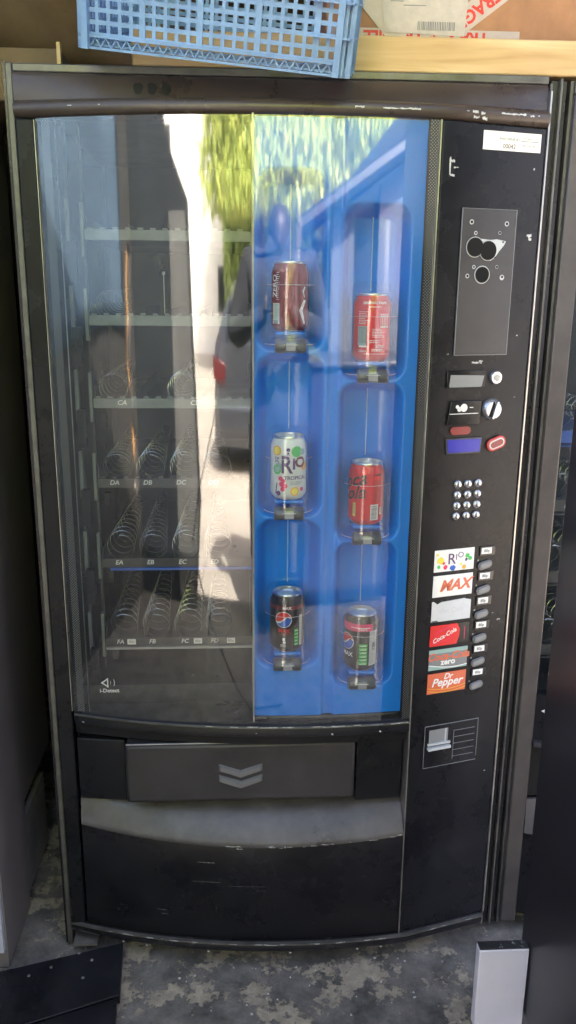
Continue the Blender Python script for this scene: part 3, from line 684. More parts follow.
def can(cx, zb, body, decal, mats, label, cy, extra=None):
    c = empty('drink_can', (cx, cy, zb)); tag(c, label, 'drink can', 'drink cans in the blue display')
    b = MB(); b.lathe([(0, .004), (.020, .004), (.0235, 0), (.0255, .001), (.0305, .007), (R, .0115), (R, .0955), (.0318, .0985), (.0285, .1070), (.0272, .1095), (.0272, .1105)], 48)
    bo = b.build('can_body', body, c, smooth=50)
    b = MB(); b.lathe([(.0272, .1105), (.0278, .1120), (.0275, .1140), (.0262, .1148), (.0250, .1140), (.0246, .1085), (.0225, .1078), (0, .1082)], 40); lid = b.build('can_lid', 'canmetal', c, smooth=50)
    b = MB(); b.prism(stadium(0, 0, .024, .014, rot=pi/2), .1092, .1104, 'z'); b.build('ring_pull', 'canmetal', lid)
    b = MB(); b.lathe([(.0202, .0005), (.0236, -.0006), (.0256, .0008)], 40); b.build('can_base', 'canmetal', c)
    b = MB(); decal(b); wrapdecal(b); b.build('can_printing', mats, c, smooth=0)
    return c
def d_maroon(b):
    barcode(b, -.036, -.0205, .012, .046, 0, 1); cell(b, -.034, -.0225, .012, .018, .0003, 3)
    text(b, 'ZERO', .0145, -.031, .074, 0, 0, rot=pi/2, bold=.0002); lines(b, -.0270, -.0205, .052, .096, 14, 0, 0, 3, .0010)
    b.add([(.014, 0, .034), (.0235, 0, .052), (.0285, 0, .050), (.0205, 0, .035), (.0270, 0, .012), (.0235, 0, .012)], [(0, 1, 2, 3), (0, 3, 4, 5)], 0)
    b.add([(.0200, 0, .066), (.0250, 0, .074), (.0270, 0, .072), (.0232, 0, .064), (.0260, 0, .056), (.0240, 0, .056)], [(0, 1, 2, 3), (0, 3, 4, 5)], 0)
def d_red(b):
    text(b, 'ORIGINAL TASTE', .0054, .0, .0985, 0, 0, bold=.0002); lines(b, -.010, .014, .0915, .0925, 2, 0, 0, 4)
    barcode(b, -.0300, -.0130, .028, .060, 1, 2); lines(b, -.0290, -.0110, .064, .084, 8, 0, 0, 1); cell(b, -.0275, -.0125, .0245, .0275, 0, 0)
    for q in range(5): cell(b, .010+q*.0036, .0128+q*.0036, .058, .078, 0, 0); cell(b, .0105+q*.0036, .0123+q*.0036, .060, .076, .0002, 3)
    cell(b, .009, .028, .0795, .0805, 0, 0); lines(b, -.004, .020, .042, .055, 6, 0, 0, 2); lines(b, -.008, .008, .033, .036, 2, 0, 0, 8, .0016); text(b, 'LITRE', .0058, .010, .026, 0, 0, bold=.0001); lines(b, -.004, .022, .0185, .0215, 3, 0, 0, 5); text(b, '330ml', .006, -.021, .018, 0, 0)
    cell(b, -.018, .028, .0130, .0138, 0, 0)
def d_fruit(b):
    for x, z, r, mi in ((-.024, .090, .0090, 2), (.013, .089, .0100, 1), (-.0235, .056, .009, 1), (-.020, .062, .007, 4), (.010, .017, .0085, 2), (-.014, .030, .0050, 3), (-.012, .021, .0045, 3), (-.008, .027, .0045, 3), (-.016, .040, .0045, 3), (-.011, .036, .004, 3), (-.020, .013, .0045, 5), (.025, .088, .006, 4), (-.0025, .0925, .0034, 5), (-.0025, .086, .002, 5), (.024, .020, .004, 3), (.0305, .062, .0085, 2)):
        circ(b, x, z, r, 0, mi, n=12)
    for x, z, r, mi in ((-.024, .090, .0066, 6), (.010, .017, .0060, 6), (-.0235, .056, .0050, 4)): circ(b, x, z, r, .0002, mi, n=12)
    text(b, 'R', .0440, -.0055, .064, .0005, 5, bold=.0008, sx=.8); text(b, 'I', .0270, .0078, .066, .0005, 5, bold=.0009); text(b, 'O', .026, .0200, .069, .0005, 7, bold=.0009)
    text(b, 'TROPICAL', .0092, .012, .0415, .0005, 5, bold=.0002); lines(b, .002, .026, .0300, .0345, 3, 0, 8, 7)
    b.add([(-.0270, 0, .012), (-.0245, 0, .012), (-.0225, 0, .030), (-.0245, 0, .032)], [(0, 1, 2, 3)], 5); lines(b, -.028, -.018, .070, .078, 5, 0, 5, 9, .0014); lines(b, -.014, .002, .080, .083, 2, 0, 8, 3)
def d_script(b):
    text(b, 'Coca', .0340, -.0420, .0800, 0, 0, rot=.25, shear=.45, bold=.0007); text(b, 'Cola', .0340, -.0400, .0570, 0, 0, rot=.18, shear=.45, bold=.0007)
    text(b, 'CHERRY', .0048, .018, .094, 0, 0, bold=.0002)
    barcode(b, .004, .0195, .011, .040, 1, 2, horizontal=True); barcode(b, -.0300, -.0240, .017, .042, 3, 2); barcode(b, .0230, .0285, .020, .034, 1, 2)
    lines(b, .010, .028, .044, .084, 20, 0, 4, 2, .0008)
def globe(b, x, z, r):
    n = 28; circ(b, x, z, r, 0, 0, n=n)
    for sgn, mi in ((1, 1), (-1, 2)):
        up_ = []; lo = []
        for i in range(15):
            t = -1+2*i/14; xx = x+t*r*.93; e = math.sqrt(max(0, 1-t*t))*r*.93; w = sin(t*3.0)*r*.20
            if sgn > 0: a_, c_ = z+w+r*.07+t*r*.25, z+e
            else: a_, c_ = z+w-r*.13+t*r*.25, z-e
            if (c_-a_)*sgn < 0: c_ = a_
            up_.append((xx, .0003, c_)); lo.append((xx, .0003, a_))
        for i in range(14): b.add([lo[i], lo[i+1], up_[i+1], up_[i]], [(0, 1, 2, 3)], mi)
def d_globe(b):
    cell(b, -.045, .045, .0870, .0950, 0, 3); text(b, 'MAX', .0075, -.002, .091, .0004, 0, bold=.0002); globe(b, -.0085, .068, .0158)
    text(b, 'MAX', .0100, -.0075, .0455, 0, 1, bold=.0004); text(b, 'CHERRY', .0060, -.0065, .0385, 0, 3, bold=.0002); cell(b, -.010, -.005, .026, .031, 0, 5); circ(b, -.0065, .0225, .0030, 0, 5, n=10); lines(b, -.014, .001, .014, .018, 3, 0, 5, 2)
    for q in range(5): cell(b, .0120, .0205, .016+q*.0068, .0215+q*.0068, 0, 4); cell(b, .0130, .0190, .0175+q*.0068, .0185+q*.0068, .0003, 0)
    cell(b, .0230, .0300, .014, .075, 0, 5)
    lines(b, .0235, .0295, .018, .072, 18, .0003, 6, 2, .0008)
def d_pink(b):
    cell(b, -.090, .018, .0835, .0985, 0, 3); cell(b, -.025, .012, .090, .0912, .0003, 0); text(b, 'TASTE', .006, -.002, .0872, .0004, 0); globe(b, -.0345, .060, .0165); text(b, 'MAX', .0120, -.033, .034, 0, 0, bold=.0003)
    for q in range(6): cell(b, -.0080, .0080, .0155+q*.0073, .0215+q*.0073, 0, 4); cell(b, -.0060, .0060, .0170+q*.0073, .0180+q*.0073, .0003, 0); cell(b, -.0030, .0055, .0193+q*.0073, .0199+q*.0073, .0003, 0)
    cell(b, .0118, .0300, .013, .0840, 0, 5); lines(b, .0128, .029, .017, .080, 26, .0003, 6, 6, .0008); cell(b, .018, .0245, .045, .0600, .0004, 6); cell(b, .0195, .023, .047, .0500, .0006, 5)
specs = [
 (.4610, 1.307, 'can_maroon', d_maroon, ['p_offwhite', 'p_teal', 'inkgrey', 'p_grey'], 'dark red cola can with vertical white writing, top can of the left display column'),
 (.4610, 1.010, 'can_white', d_fruit, ['p_offwhite', 'p_green', 'p_orange', 'p_pink', 'p_teal', 'p_purple', 'p_yellow', 'p_brown', 'p_grey'], 'white tropical drink can printed with green, orange and pink fruit'),
 (.4610, .713, 'can_black', d_globe, ['p_offwhite', 'p_red', 'p_blue', 'p_brown', 'p_green', 'p_pale', 'inkgrey'], 'black cola can with red, white and blue globe facing forward and dark red band'),
 (.6045, 1.256, 'can_red', d_red, ['p_offwhite', 'p_teal', 'inkgrey', 'can_red'], 'bright red can with small white print and ORIGINAL TASTE around its top'),
 (.6045, .961, 'can_red', d_script, ['inkblack', 'p_pale', 'inkgrey', 'p_yellow', 'p_brown'], 'red can with large black script and a white barcode'),
 (.6045, .670, 'can_black', d_pink, ['p_offwhite', 'p_red', 'p_blue', 'p_pink', 'p_green', 'p_pale', 'inkgrey'], 'black cola can with pink top band and green nutrition strip')]
for cx, zb, body, dec, mats, lab in specs:
    cy = YF(cx)+.014+.022
    can(cx, zb, body, dec, mats, lab, cy)
    # support ledge + clip under the can
    b = MB(); b.box(cx-.026, cx+.026, cy-.026, cy+.022, zb-.008, zb-.0012); b.build('can_ledge', 'blue', vm, bevel=.003)
    b = MB(); b.lathe([(0, -.0265), (.0105, -.0265), (.0125, -.0240), (.0125, -.0095), (.0112, -.0090), (.0112, .0090), (.0125, .0095), (.0125, .0240), (.0105, .0265), (0, .0265)], 24, (cx, YF(cx)+.010, zb-.0250), axis='x')
    cl = b.build('can_clip', 'clip', vm, smooth=40)
    b = MB(); b.box(cx-.0085, cx+.0085, YF(cx)-.0025, YF(cx)+.002, zb-.0330, zb-.0190); b.build('clip_tab', 'p_grey', cl, bevel=.001)
    # clear sleeve round the can
    b = MB(); cr_ = .0430; n = 28; zt = zb+.127
    for i in range(0): pass
    prof = [(.050, -.020), (.047, -.012), (.0450, -.003), (.0435, .05), (.0425, .100), (.0400, .118), (.0330, .129), (.020, .134)]
    b.lathe(prof, 28, (cx, cy+.004, zb), a0=pi*1.02, a1=pi*1.98); b.build('clear_sleeve', 'clear', vm, smooth=60)
    b = MB(); yb = YF(cx)+.014+bdepth(cx, zb+.15)-.0022; b.lathe([(0, 0), (.0011, .001), (.0011, .124), (0, .125)], 8, (cx+.002, yb, zb+.118)); b.build('highlight_rod', 'rodwhite', vm)  # pale rod stands in for the highlight line down the niche
    b = MB(); pts = [(cx+.0455*cos(a), cy+.004+.0455*sin(a)*.95, zb-.0225) for a in [pi*1.04+pi*.92*i/24 for i in range(25)]]; b.tube(pts, .0006, 6)
    pts = [(cx+.0440*cos(a), cy+.004+.0440*sin(a), zb+.076) for a in [pi*1.1+pi*.8*i/24 for i in range(25)]]; b.tube(pts, .00028, 6)
    b.build('sleeve_rim', 'p_silver', vm)

# ================================================================== neighbour machine on the right
nm = empty('vending_machine', (.96, 0, 0)); tag(nm, 'second black vending machine with pale grey side strip, partly seen at the right', 'vending machine')
X0 = -.0175
def nb(b, name, m, **k): return b.build(name, m, nm, **k)
b = MB(); b.box(-.0235, -.0185, .002, .05, .02, 1.72); nb(b, 'frame_strip', 'framemetal')
b = MB(); b.box(-.0183, .0160, -.008, .05, .03, 1.700); nb(b, 'frame_strip', 'greystrip', bevel=.003)
b = MB(); b.box(-.0180, .90, -.006, .05, 1.7005, 1.72); nb(b, 'frame_top', 'framemetal')
b = MB(); b.box(-.022, .0, .051, .80, .03, 1.71); b.box(.88, .90, .051, .80, .03, 1.71); b.box(0, .88, .78, .80, .03, 1.71); b.box(0, .88, .051, .78, 1.69, 1.71); b.box(0, .88, .051, .78, .03, .06); nb(b, 'cabinet', 'inner')
b = MB(); b.loftx(xr(.0165, .70, 20), lambda x: [(.02, 1.6995), (-.01+YF(x)*.6, 1.6995), (-.01+YF(x)*.6, 1.650), (.02, 1.650)]); nb(b, 'header_panel', 'header')
b = MB(); b.grid(.0165, .70, .58, 1.648, 24, 1, lambda x, z: (x, YF(x)+.002, z)); nb(b, 'glass', 'glass')
b = MB(); b.loftx(xr(.0165, .70, 20), lambda x: [(.02, .5795), (YF(x)-.002, .5795), (YF(x)-.002, .478), (.02, .478)]); nb(b, 'glass_sill', 'black')
b = MB(); b.loftx(xr(.0165, .70, 20), lambda x: [(.02, .4775), (YF(x)-.012, .4775), (YF(x)-.012, .466), (.02, .466)]); nb(b, 'sill_edge', 'flap')
b = MB(); b.box(.0165, .70, .003, .02, .34, .4655); nb(b, 'recess', 'hole')
b = MB(); b.loftx(xr(.0165, .70, 20), lambda x: [(.003, .335), (-.004, .335), (YF(x)-.006, .278), (YF(x)-.006, .255), (.003, .255)]); nb(b, 'scoop', 'scoop', smooth=50)
b = MB(); b.loftx(xr(.0165, .70, 20), lambda x: [(.02, .2545), (YF(x)-.002, .2545), (YF(x)-.002, .05), (.02, .05)]); nb(b, 'lower_panel', 'black')
b = MB(); b.box(.705, .895, -.05, .02, .05, 1.698); nb(b, 'control_panel', 'black')
b = MB(); x = .039; yy = -.006
b.add([(x-.012, yy-.004, .546), (x+.004, yy-.009, .557), (x+.004, yy-.009, .553), (x-.006, yy-.006, .546)], [(0, 1, 2, 3)]); b.add([(x-.012, yy-.004, .546), (x-.006, yy-.006, .546), (x+.004, yy-.009, .540), (x+.004, yy-.009, .536)], [(0, 1, 2, 3)]); b.box(x+.003, x+.006, yy-.012, yy-.008, .535, .558)
b.add([(x+.009+.006*cos(a)*(1 if k == 0 else .6), yy-.0125, .546+.010*sin(a)) for k in (0, 1) for a in [(-1.1+2.2*i/8) for i in range(9)]], [(i, i+1, i+10, i+9) for i in range(8)])
nb(b, 'sensor_mark', 'white', smooth=0)
for z, t in ((1.098, None), (.957, 'DB'), (.804, 'EB'), (.640, 'FB')):
    tr = empty('shelf_tray'); tr.parent = nm
    b = MB(); b.box(.030, .38, .085, .6, z-.020, z-.018); b.box(.030, .38, .082, .092, z-.012, z+.012); b.build('price_rail', 'bluepaint' if t is None else 'darkmetal', tr)
    if t:
        b = MB(); text(b, t, .015, .079, z, .0805, 0, shear=.2, bold=.0003); b.build('slot_letters', 'white', tr, smooth=0)
    for k in range(2):
        s_ = sp0.copy(); COL.objects.link(s_); s_.parent = tr; s_.location = (.065+.066*k, 0, z+.034)

# ================================================================== things on top
bm = MB(); bm.box(.20, 1.60, .004, .10, 1.7275, 1.7825); tag(bm.build('timber_beam', 'wood', None, bevel=.003), 'pale timber beam lying across the tops of the machines', 'timber beam')
# carton with FRAGILE tape
ct = empty('cardboard_box', (.95, .03, 1.784)); tag(ct, 'brown cardboard box with FRAGILE tape and shipping label standing on the timber beam', 'cardboard box')
b = MB(); b.box(-.43, .60, 0, .35, 0, .32); b.build('carton', 'cardboard', ct, bevel=.003)
def strip(b, p, q, w, y, mi):
    d = Vector((q[0]-p[0], 0, q[1]-p[1])).normalized(); n = Vector((-d.z, 0, d.x))*w/2; P_ = Vector((p[0], y, p[1])); Q = Vector((q[0], y, q[1]))
    b.add([P_-n, Q-n, Q+n, P_+n], [(0, 1, 2, 3)], mi)
b = MB()
a1 = ((-.245, -.012), (-.075, .120)); strip(b, (-.240, .000), (-.055, .135), .036, -.0012, 0); a = math.atan2(.135, .185)
text(b, 'FRAGILE', .028, -.182, .0425, -.0016, 1, rot=a+pi, bold=.0010)
strip(b, (-.43, .135), (-.30, .000), .036, -.0012, 0); text(b, 'FRAGILE', .030, -.402, .106, -.0016, 1, rot=-math.atan2(.135, .13), bold=.0010)
strip(b, (-.42, .0085), (-.10, .0085), .015, -.0009, 0); text(b, 'FRAGILE  FRAGILE', .026, -.262, .004, -.0011, 1, rot=pi, bold=.001)
b.build('fragile_tape', ['tape', 'inkred'], ct, smooth=0)
b = MB(); b.add([(-.330, -.0022, .010), (-.195, -.0022, .006), (-.188, -.0022, .125), (-.345, -.0022, .125)], [(0, 1, 2, 3)], 0)
rdx = random.Random(9); x = -.275
while x < -.212:
    w_ = rdx.uniform(.0009, .0022); b.box(x, x+w_, -.0026, -.0023, .014, .027, 1); x += w_+rdx.uniform(.001, .002)
text(b, 'GL', .015, -.318, .072, -.0026, 2); lines_ = [(-.322, -.300, .056), (-.300, -.262, .050)]
for l_ in lines_: b.box(l_[0], l_[1], -.0026, -.0023, l_[2], l_[2]+.0012, 1)
b.build('shipping_label', ['labelpaper', 'inkgrey', 'inkblack'], ct, smooth=0)

# crate: tilted forward over the machine's top edge
ex = Vector((.401, -.060, -.048)).normalized(); ey = Vector((.36, .92, .26)); ey = (ey-ex*ex.dot(ey)).normalized(); ez = ex.cross(ey).normalized()
CM = Matrix(((ex.x, ey.x, ez.x, .130), (ex.y, ey.y, ez.y, -.068), (ex.z, ey.z, ez.z, 1.7345), (0, 0, 0, 1)))
cr8 = empty('plastic_crate'); cr8.matrix_world = CM; tag(cr8, 'pale blue slotted plastic crate overhanging the top of the vending machine', 'crate')
CW, CD, CH = .410, .30, .20
def gridwall(b, L, H, fn, nx=17, pitch=.0172):
    z0 = .020; nz = 8
    def bx(u0, u1, z0_, z1_, t0=0, t1=.003):
        vs = [fn(u, t, z) for z in (z0_, z1_) for t in (t0, t1) for u in (u0, u1)]
        b.add(vs, [(0, 2, 3, 1), (4, 5, 7, 6), (0, 1, 5, 4), (1, 3, 7, 5), (3, 2, 6, 7), (2, 0, 4, 6)])
    n = int((L-.02)/pitch); p = (L-.02)/n
    for i in range(n+1):
        u = .01+i*p; w = .0029 if i % 5 else .0046
        bx(u-w, u+w, z0, H-.002, -.0015 if i % 5 == 0 else 0, .003)
    q = 0
    z = z0
    while z < H:
        bx(.002, L-.002, z-.0031, z+.0031, .0002, .0028); z += .0163
    bx(.0, L, 0.0, .0035, -.003, .006); bx(0, L, .016, .020, -.003, .003)
    m = int(L/.016)
    for i in range(m):                                                  # truss band at the foot
        u0 = L*i/m; u1 = L*(i+1)/m; um = (u0+u1)/2
        for (p0, p1) in ((u0, um), (um, u1)):
            za, zb = (.0035, .016) if p0 == u0 else (.016, .0035)
            vs = [fn(p0-.0012, t, za) for t in (0, .003)]+[fn(p0+.0012, t, za) for t in (0, .003)]+[fn(p1-.0012, t, zb) for t in (0, .003)]+[fn(p1+.0012, t, zb) for t in (0, .003)]
            b.add(vs, [(0, 2, 6, 4), (1, 5, 7, 3), (0, 4, 5, 1), (2, 3, 7, 6)])
    for u in (0, L-.010):
        bx(u, u+.010, .002, H, -.003, .004)
b = MB(); gridwall(b, CW, CH, lambda u, t, z: (u, t, z)); b.build('crate_wall', 'crate', cr8, smooth=0)
b = MB(); gridwall(b, CD, CH, lambda u, t, z: (CW-t, u, z)); b.build('crate_wall', 'crate', cr8, smooth=0)
b = MB(); gridwall(b, CW, CH, lambda u, t, z: (u, CD-t, z)); b.build('crate_wall', 'crate', cr8, smooth=0)
b = MB(); gridwall(b, CD, CH, lambda u, t, z: (t, u, z)); b.build('crate_wall', 'crate', cr8, smooth=0)
b = MB()
for i in range(14): b.box(.006+i*.030, .012+i*.030, .004, CD-.004, .004, .008)
for i in range(10): b.box(.004, CW-.004, .006+i*.031, .012+i*.031, .0042, .0078)
b.build('crate_base', 'crate', cr8, smooth=0)
b = MB()
for u in (.006, CW-.016): b.box(u, u+.010, -.012, .002, .0, .10)
for z_ in (.050, .095): b.box(CW-.060, CW+.006, -.010, .0, z_, z_+.003); b.box(CW-.001, CW+.010, 0, CD*.9, z_, z_+.003)
for y_ in (.0, .06, .12): b.box(CW-.002, CW+.011, y_, y_+.003, .0, .18)
b.build('crate_rib', 'crate', cr8, smooth=0)

# dark stuff behind the crate at top left
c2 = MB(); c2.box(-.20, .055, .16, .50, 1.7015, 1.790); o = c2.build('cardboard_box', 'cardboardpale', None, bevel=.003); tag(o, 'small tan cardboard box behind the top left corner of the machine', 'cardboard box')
c2 = MB(); c2.prism([(.0, 1.742), (.030, 1.715), (.5, 1.715), (.5, 2.1), (.02, 2.1), (-.03, 1.80)], .12, .15); 
b = MB(); b.box(.060, .0665, .10, .115, 1.7205, 1.7850); tag(b.build('timber_offcut', 'wood', None), 'thin upright timber offcut on top of the machine, left of the blue crate', 'timber offcut')
b = MB(); vs = []
rd = random.Random(2)
def heap(x, z): return (x, .30+.05*sin(x*9)+.03*sin(z*23+x*7)-.05*(z-1.7), z)
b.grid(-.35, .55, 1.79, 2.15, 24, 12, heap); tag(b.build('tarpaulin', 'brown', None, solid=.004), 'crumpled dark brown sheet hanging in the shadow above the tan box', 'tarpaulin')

# ================================================================== left neighbour, right side panel, small things
lc = empty('steel_cabinet', (-.114, -.06, 0)); tag(lc, 'dark cabinet with pale front edge close to the left side of the machine', 'cabinet')
b = MB(); b.prism([(0, .004), (.178, .004), (.198, .265), (.44, .268), (.44, 1.95), (0, 1.95)], -.62, 0, 'x'); b.build('cabinet_side', 'leftcab', lc)
b = MB(); b.box(-.60, -.004, -.012, -.0005, .05, 1.94); b.build('front_panel', 'palefront', lc)
b = MB(); b.box(-.135, -.124, .125, .345, .012, .205); tag(b.build('grey_board', 'greyboard'), 'grey board standing on the floor behind the dark cabinet at the left', 'board')
sp = MB(); sp.prism([(0, .03), (.0, 2.0), (.035, 2.0), (.035, .03)], -.80, -.20, 'y'); sp.tf(lambda x, y, z: (x+.914, y, z))
tag(sp.build('cabinet_door', 'nearcab', None, bevel=.004), 'tall dark open cabinet door at the right edge, in front of the second machine', 'door')
# white box on floor
wb = empty('white_box', (.816, -.252, 0)); tag(wb, 'white box with dark dusty top on the floor at lower right', 'box')
b = MB(); b.box(0, .095, 0, .022, .005, .184); b.build('box_body', 'whitebox', wb, bevel=.002)
b = MB(); b.box(.001, .094, .002, .021, .1845, .1870); b.build('box_lid', 'darkmetal', wb)
b = MB(); rd = random.Random(4)
for i in range(10):
    x, y = rd.uniform(.03, .09), rd.uniform(.004, .018); r = rd.uniform(.001, .004); b.lathe([(0, r*.8), (r, .0)], 5, (x, y, .1872))
b.build('debris', 'dirt', wb, smooth=0)
# black panels on floor at lower left
def quadslab(name, pts, z0, t, m, label, cat, rivets=()):
    e = empty(name, (0, 0, 0)); tag(e, label, cat)
    b = MB(); b.add([(x, y, z0+k*t) for k in (0, 1) for x, y in pts], [(3, 2, 1, 0), (4, 5, 6, 7), (0, 1, 5, 4), (1, 2, 6, 5), (2, 3, 7, 6), (3, 0, 4, 7)]); b.build('panel_sheet', m, e, bevel=.0015)
    b = MB()
    for x, y in rivets: b.lathe([(0, .002), (.003, .0012), (.0035, 0)], 8, (x, y, z0+t))
    if rivets: b.build('rivet', 'metal', e)
    return e
quadslab('metal_panel', [(-.30, -.32), (.130, -.165), (.118, -.030), (-.30, -.145)], .006, .022, 'black', 'black metal panel with rivets lying on the floor at the foot of the machine', 'panel', [(-.02, -.09), (.06, -.075), (.05, -.12), (-.06, -.11), (.03, -.055)])
quadslab('metal_panel', [(-.30, -.60), (.145, -.42), (.126, -.173), (-.30, -.322)], .004, .024, 'black', 'second black panel lying on the floor nearest the bottom left corner', 'panel', [])

# ================================================================== setting
b = MB(); b.add([(-60, -80, -.006), (60, -80, -.006), (60, 40, -.006), (-60, 40, -.006)], [(0, 1, 2, 3)]); tag(b.build('ground', 'ground', smooth=0), kind='structure')
b = MB(); b.add([(-1.5, -2.15, -.001), (2.4, -2.15, -.001), (2.4, 1.2, -.001), (-1.5, 1.2, -.001)], [(0, 1, 2, 3)]); tag(b.build('floor', 'floor', smooth=0), kind='structure')
b = MB(); rd = random.Random(21)
for i in range(190):
    x, y = rd.uniform(-.25, .95), -.06-abs(rd.gauss(0, .10)); r_ = rd.uniform(.0008, .0035); h_ = r_*rd.uniform(.3, .8); n_ = rd.choice((4, 5, 6)); a_ = rd.uniform(0, 6)
    b.add([(x+r_*rd.uniform(.6, 1.3)*cos(a_+2*pi*k/n_), y+r_*rd.uniform(.6, 1.3)*sin(a_+2*pi*k/n_), -.0008) for k in range(n_)]+[(x, y, h_)], [(k, (k+1) % n_, n_) for k in range(n_)], rd.choice((0, 0, 1)))
tag(b.build('grit', ['dirt', 'chip'], smooth=0), kind='stuff', label='loose grit and paint flakes scattered on the floor before the machine')
b = MB(); b.box(-1.5, 2.5, 1.15, 1.30, 0, 2.35); tag(b.build('back_wall', 'wall'), 'dark back wall behind the machines', 'wall')
zs_ = [2.35*i/60 for i in range(61)]
def e1(z): return -1.885+.022*sin(z*7)+.012*sin(z*19) if .5 < z < 1.55 else -1.93
def e2(z): return -1.955+.026*sin(z*7+.5)+.014*sin(z*23+1) if .5 < z < 1.55 else -1.9302
b = MB(); b.prism([(1.149, 0), (1.149, 2.35)]+[(e1(z), z) for z in zs_[::-1]], -.985, -.95, 'x'); b.prism([(-2.9, 0), (-2.9, 2.35)]+[(min(e2(z), e1(z)-.004), z) for z in zs_[::-1]], -.985, -.95, 'x')  # wavy slit added so the fence shows as a broken gold streak
tag(b.build('side_wall', 'wall'), 'dark side wall of the shed at the left, seen as the dark reflection', 'wall')
b = MB(); b.box(2.40, 2.5, -.2, 1.149, 0, 2.35); tag(b.build('side_wall', 'wall'), 'dark side wall of the shed at the right, outside the frame', 'wall')
b = MB(); b.box(-1.6, 2.6, -.35, 1.4, 2.352, 2.40); tag(b.build('shed_roof', 'roof'), 'dark boarded shed roof above the machines', 'roof')
b = MB(); b.prism([(-.945, .004), (-.36, .004), (-.30, .5), (-.35, 1.3), (-.37, 1.72), (-.56, 1.96), (-.62, 2.30), (-.945, 2.30)], -2.02, -2.0); tag(b.build('added_dark_sheet', 'reflectdark'), 'dark sheet added beside the shed opening, cut to the dark edge in the left of the glass', 'sheet')  # added; outline follows the dark edge of the reflection
b = MB(); b.grid(-1.80, .6, 1.18, 2.30, 60, 10, lambda x, z: (-.935+.005*sin(x*9), x, z+.05*sin(x*3.1)*(2.3-z))); tag(b.build('haze_sheet', 'hazesheet', solid=.003), 'pale blue sheet added on the left shed wall to put a soft blue haze in the glass', 'sheet')  # added for its bluish reflection, imitates a veil of haze
b = MB(); b.box(-2.60, -2.50, -4.6, -1.2, 0, 1.75); tag(b.build('gleam_fence', 'woodv'), 'orange sunlit wooden fence added outside the shed to give a thin gleam in the glass', 'fence')  # added behind the wall slit for a gold gleam
# made-up pale doors to the right, there only for the pale reflection
for x0_, x1_, zt0, zt1, lab in ((.92, 1.16, 1.74, 1.80, 'narrow pale grey door leaf added for the pale reflection between the can columns'), (1.42, 3.30, 1.88, 2.50, 'wide pale grey door leaf added for the pale reflection in the right of the glass')):
    e = empty('reflection_leaf', (x0_, -2.85, 0)); tag(e, lab, 'door'); w = x1_-x0_
    b = MB(); b.prism([(0, .62), (w, .62), (w, zt1), (0, zt0)], 0, .04); b.build('reflection_leaf_top', 'reflectleaf', e)
    b = MB(); b.box(0, w, .002, .038, .004, .619); b.build('lower_panel', 'reflectleaflow', e)  # dark foot added so the pale reflection ends partway down
b = MB(); b.prism([(.84, .004), (3.35, .004), (3.35, 3.5), (1.75, 2.30), (.84, 1.74)], -2.94, -2.90); tag(b.build('gap_blocker', 'reflectdark'), 'dark boarding added behind the pale door leaves to keep the gap between them dark', 'boarding')  # added to block the bright greenery behind the leaves
b = MB(); b.tube([(.60, -2.7, 1.66), (1.4, -2.7, 1.95), (3.4, -2.7, 2.68)], .055, 8); tag(b.build('sloping_rail', 'reflectdark'), 'dark sloping rail reflected above the added door leaves', 'rail')
b = MB(); b.box(.58, 3.3, -2.72, -2.12, .004, 1.06); b.box(.57, 3.32, -2.74, -2.10, 1.061, 1.09)
tag(b.build('reflection_blocker', 'nearcab', bevel=.01), 'low dark box added behind the photographer at the right to keep the reflection dark', 'cabinet')  # added to block bright ground and door reflections over the blue panel
b = MB(); b.prism([(-.52, .006), (-.375, .006), (-.318, .5), (-.366, 1.3), (-.39, 1.68), (-.54, 1.68)], -1.998, -1.985); tag(b.build('reflection_board', 'reflectboard'), 'tall grey board added on the dark sheet to give a grey band beside the bright reflection', 'board')  # added for the grey band it reflects
b = MB(); b.tube([(-.12, -1.98, .95), (-.10, -1.3, .70), (-.089, -1.15, .586), (-.049, -1.15, .452), (.023, -1.15, .299), (.103, -1.15, .18), (.182, -1.15, .077), (.255, -1.15, .012), (.45, -1.2, .008)], .004, 8); tag(b.build('power_cable', 'blackgloss'), 'black cable drooping to the floor, reflected as a dark curve low in the glass', 'cable')
# house and car in the reflection
hs = empty('house', (-3.2, -17, 0)); tag(hs, 'cream house beyond the driveway, raised tall to give the bright upright strip of reflection', 'house')
b = MB(); b.box(-4.8, 1.6, -3, 0, 0, 6.8); b.build('wall', 'brick', hs)  # walls raised to stand in for the white sky glare
b = MB(); b.prism([(-3.2, 6.805), (.2, 6.805), (-1.5, 8.2)], -5.0, 1.8, 'x'); b.build('roof', 'rooftile', hs)
for wx, wz in ((-.4, .9), (-.4, 3.9), (-4.2, 3.9)):
    b = MB(); b.box(wx, wx+.9, .001, .03, wz, wz+1.0); wn = b.build('window', 'carglass', hs); b = MB(); b.box(wx-.06, wx+.96, .031, .06, wz-.08, wz-.001); b.box(wx+.42, wx+.48, .031, .05, wz, wz+1.0); b.build('window_frame', 'white', wn)

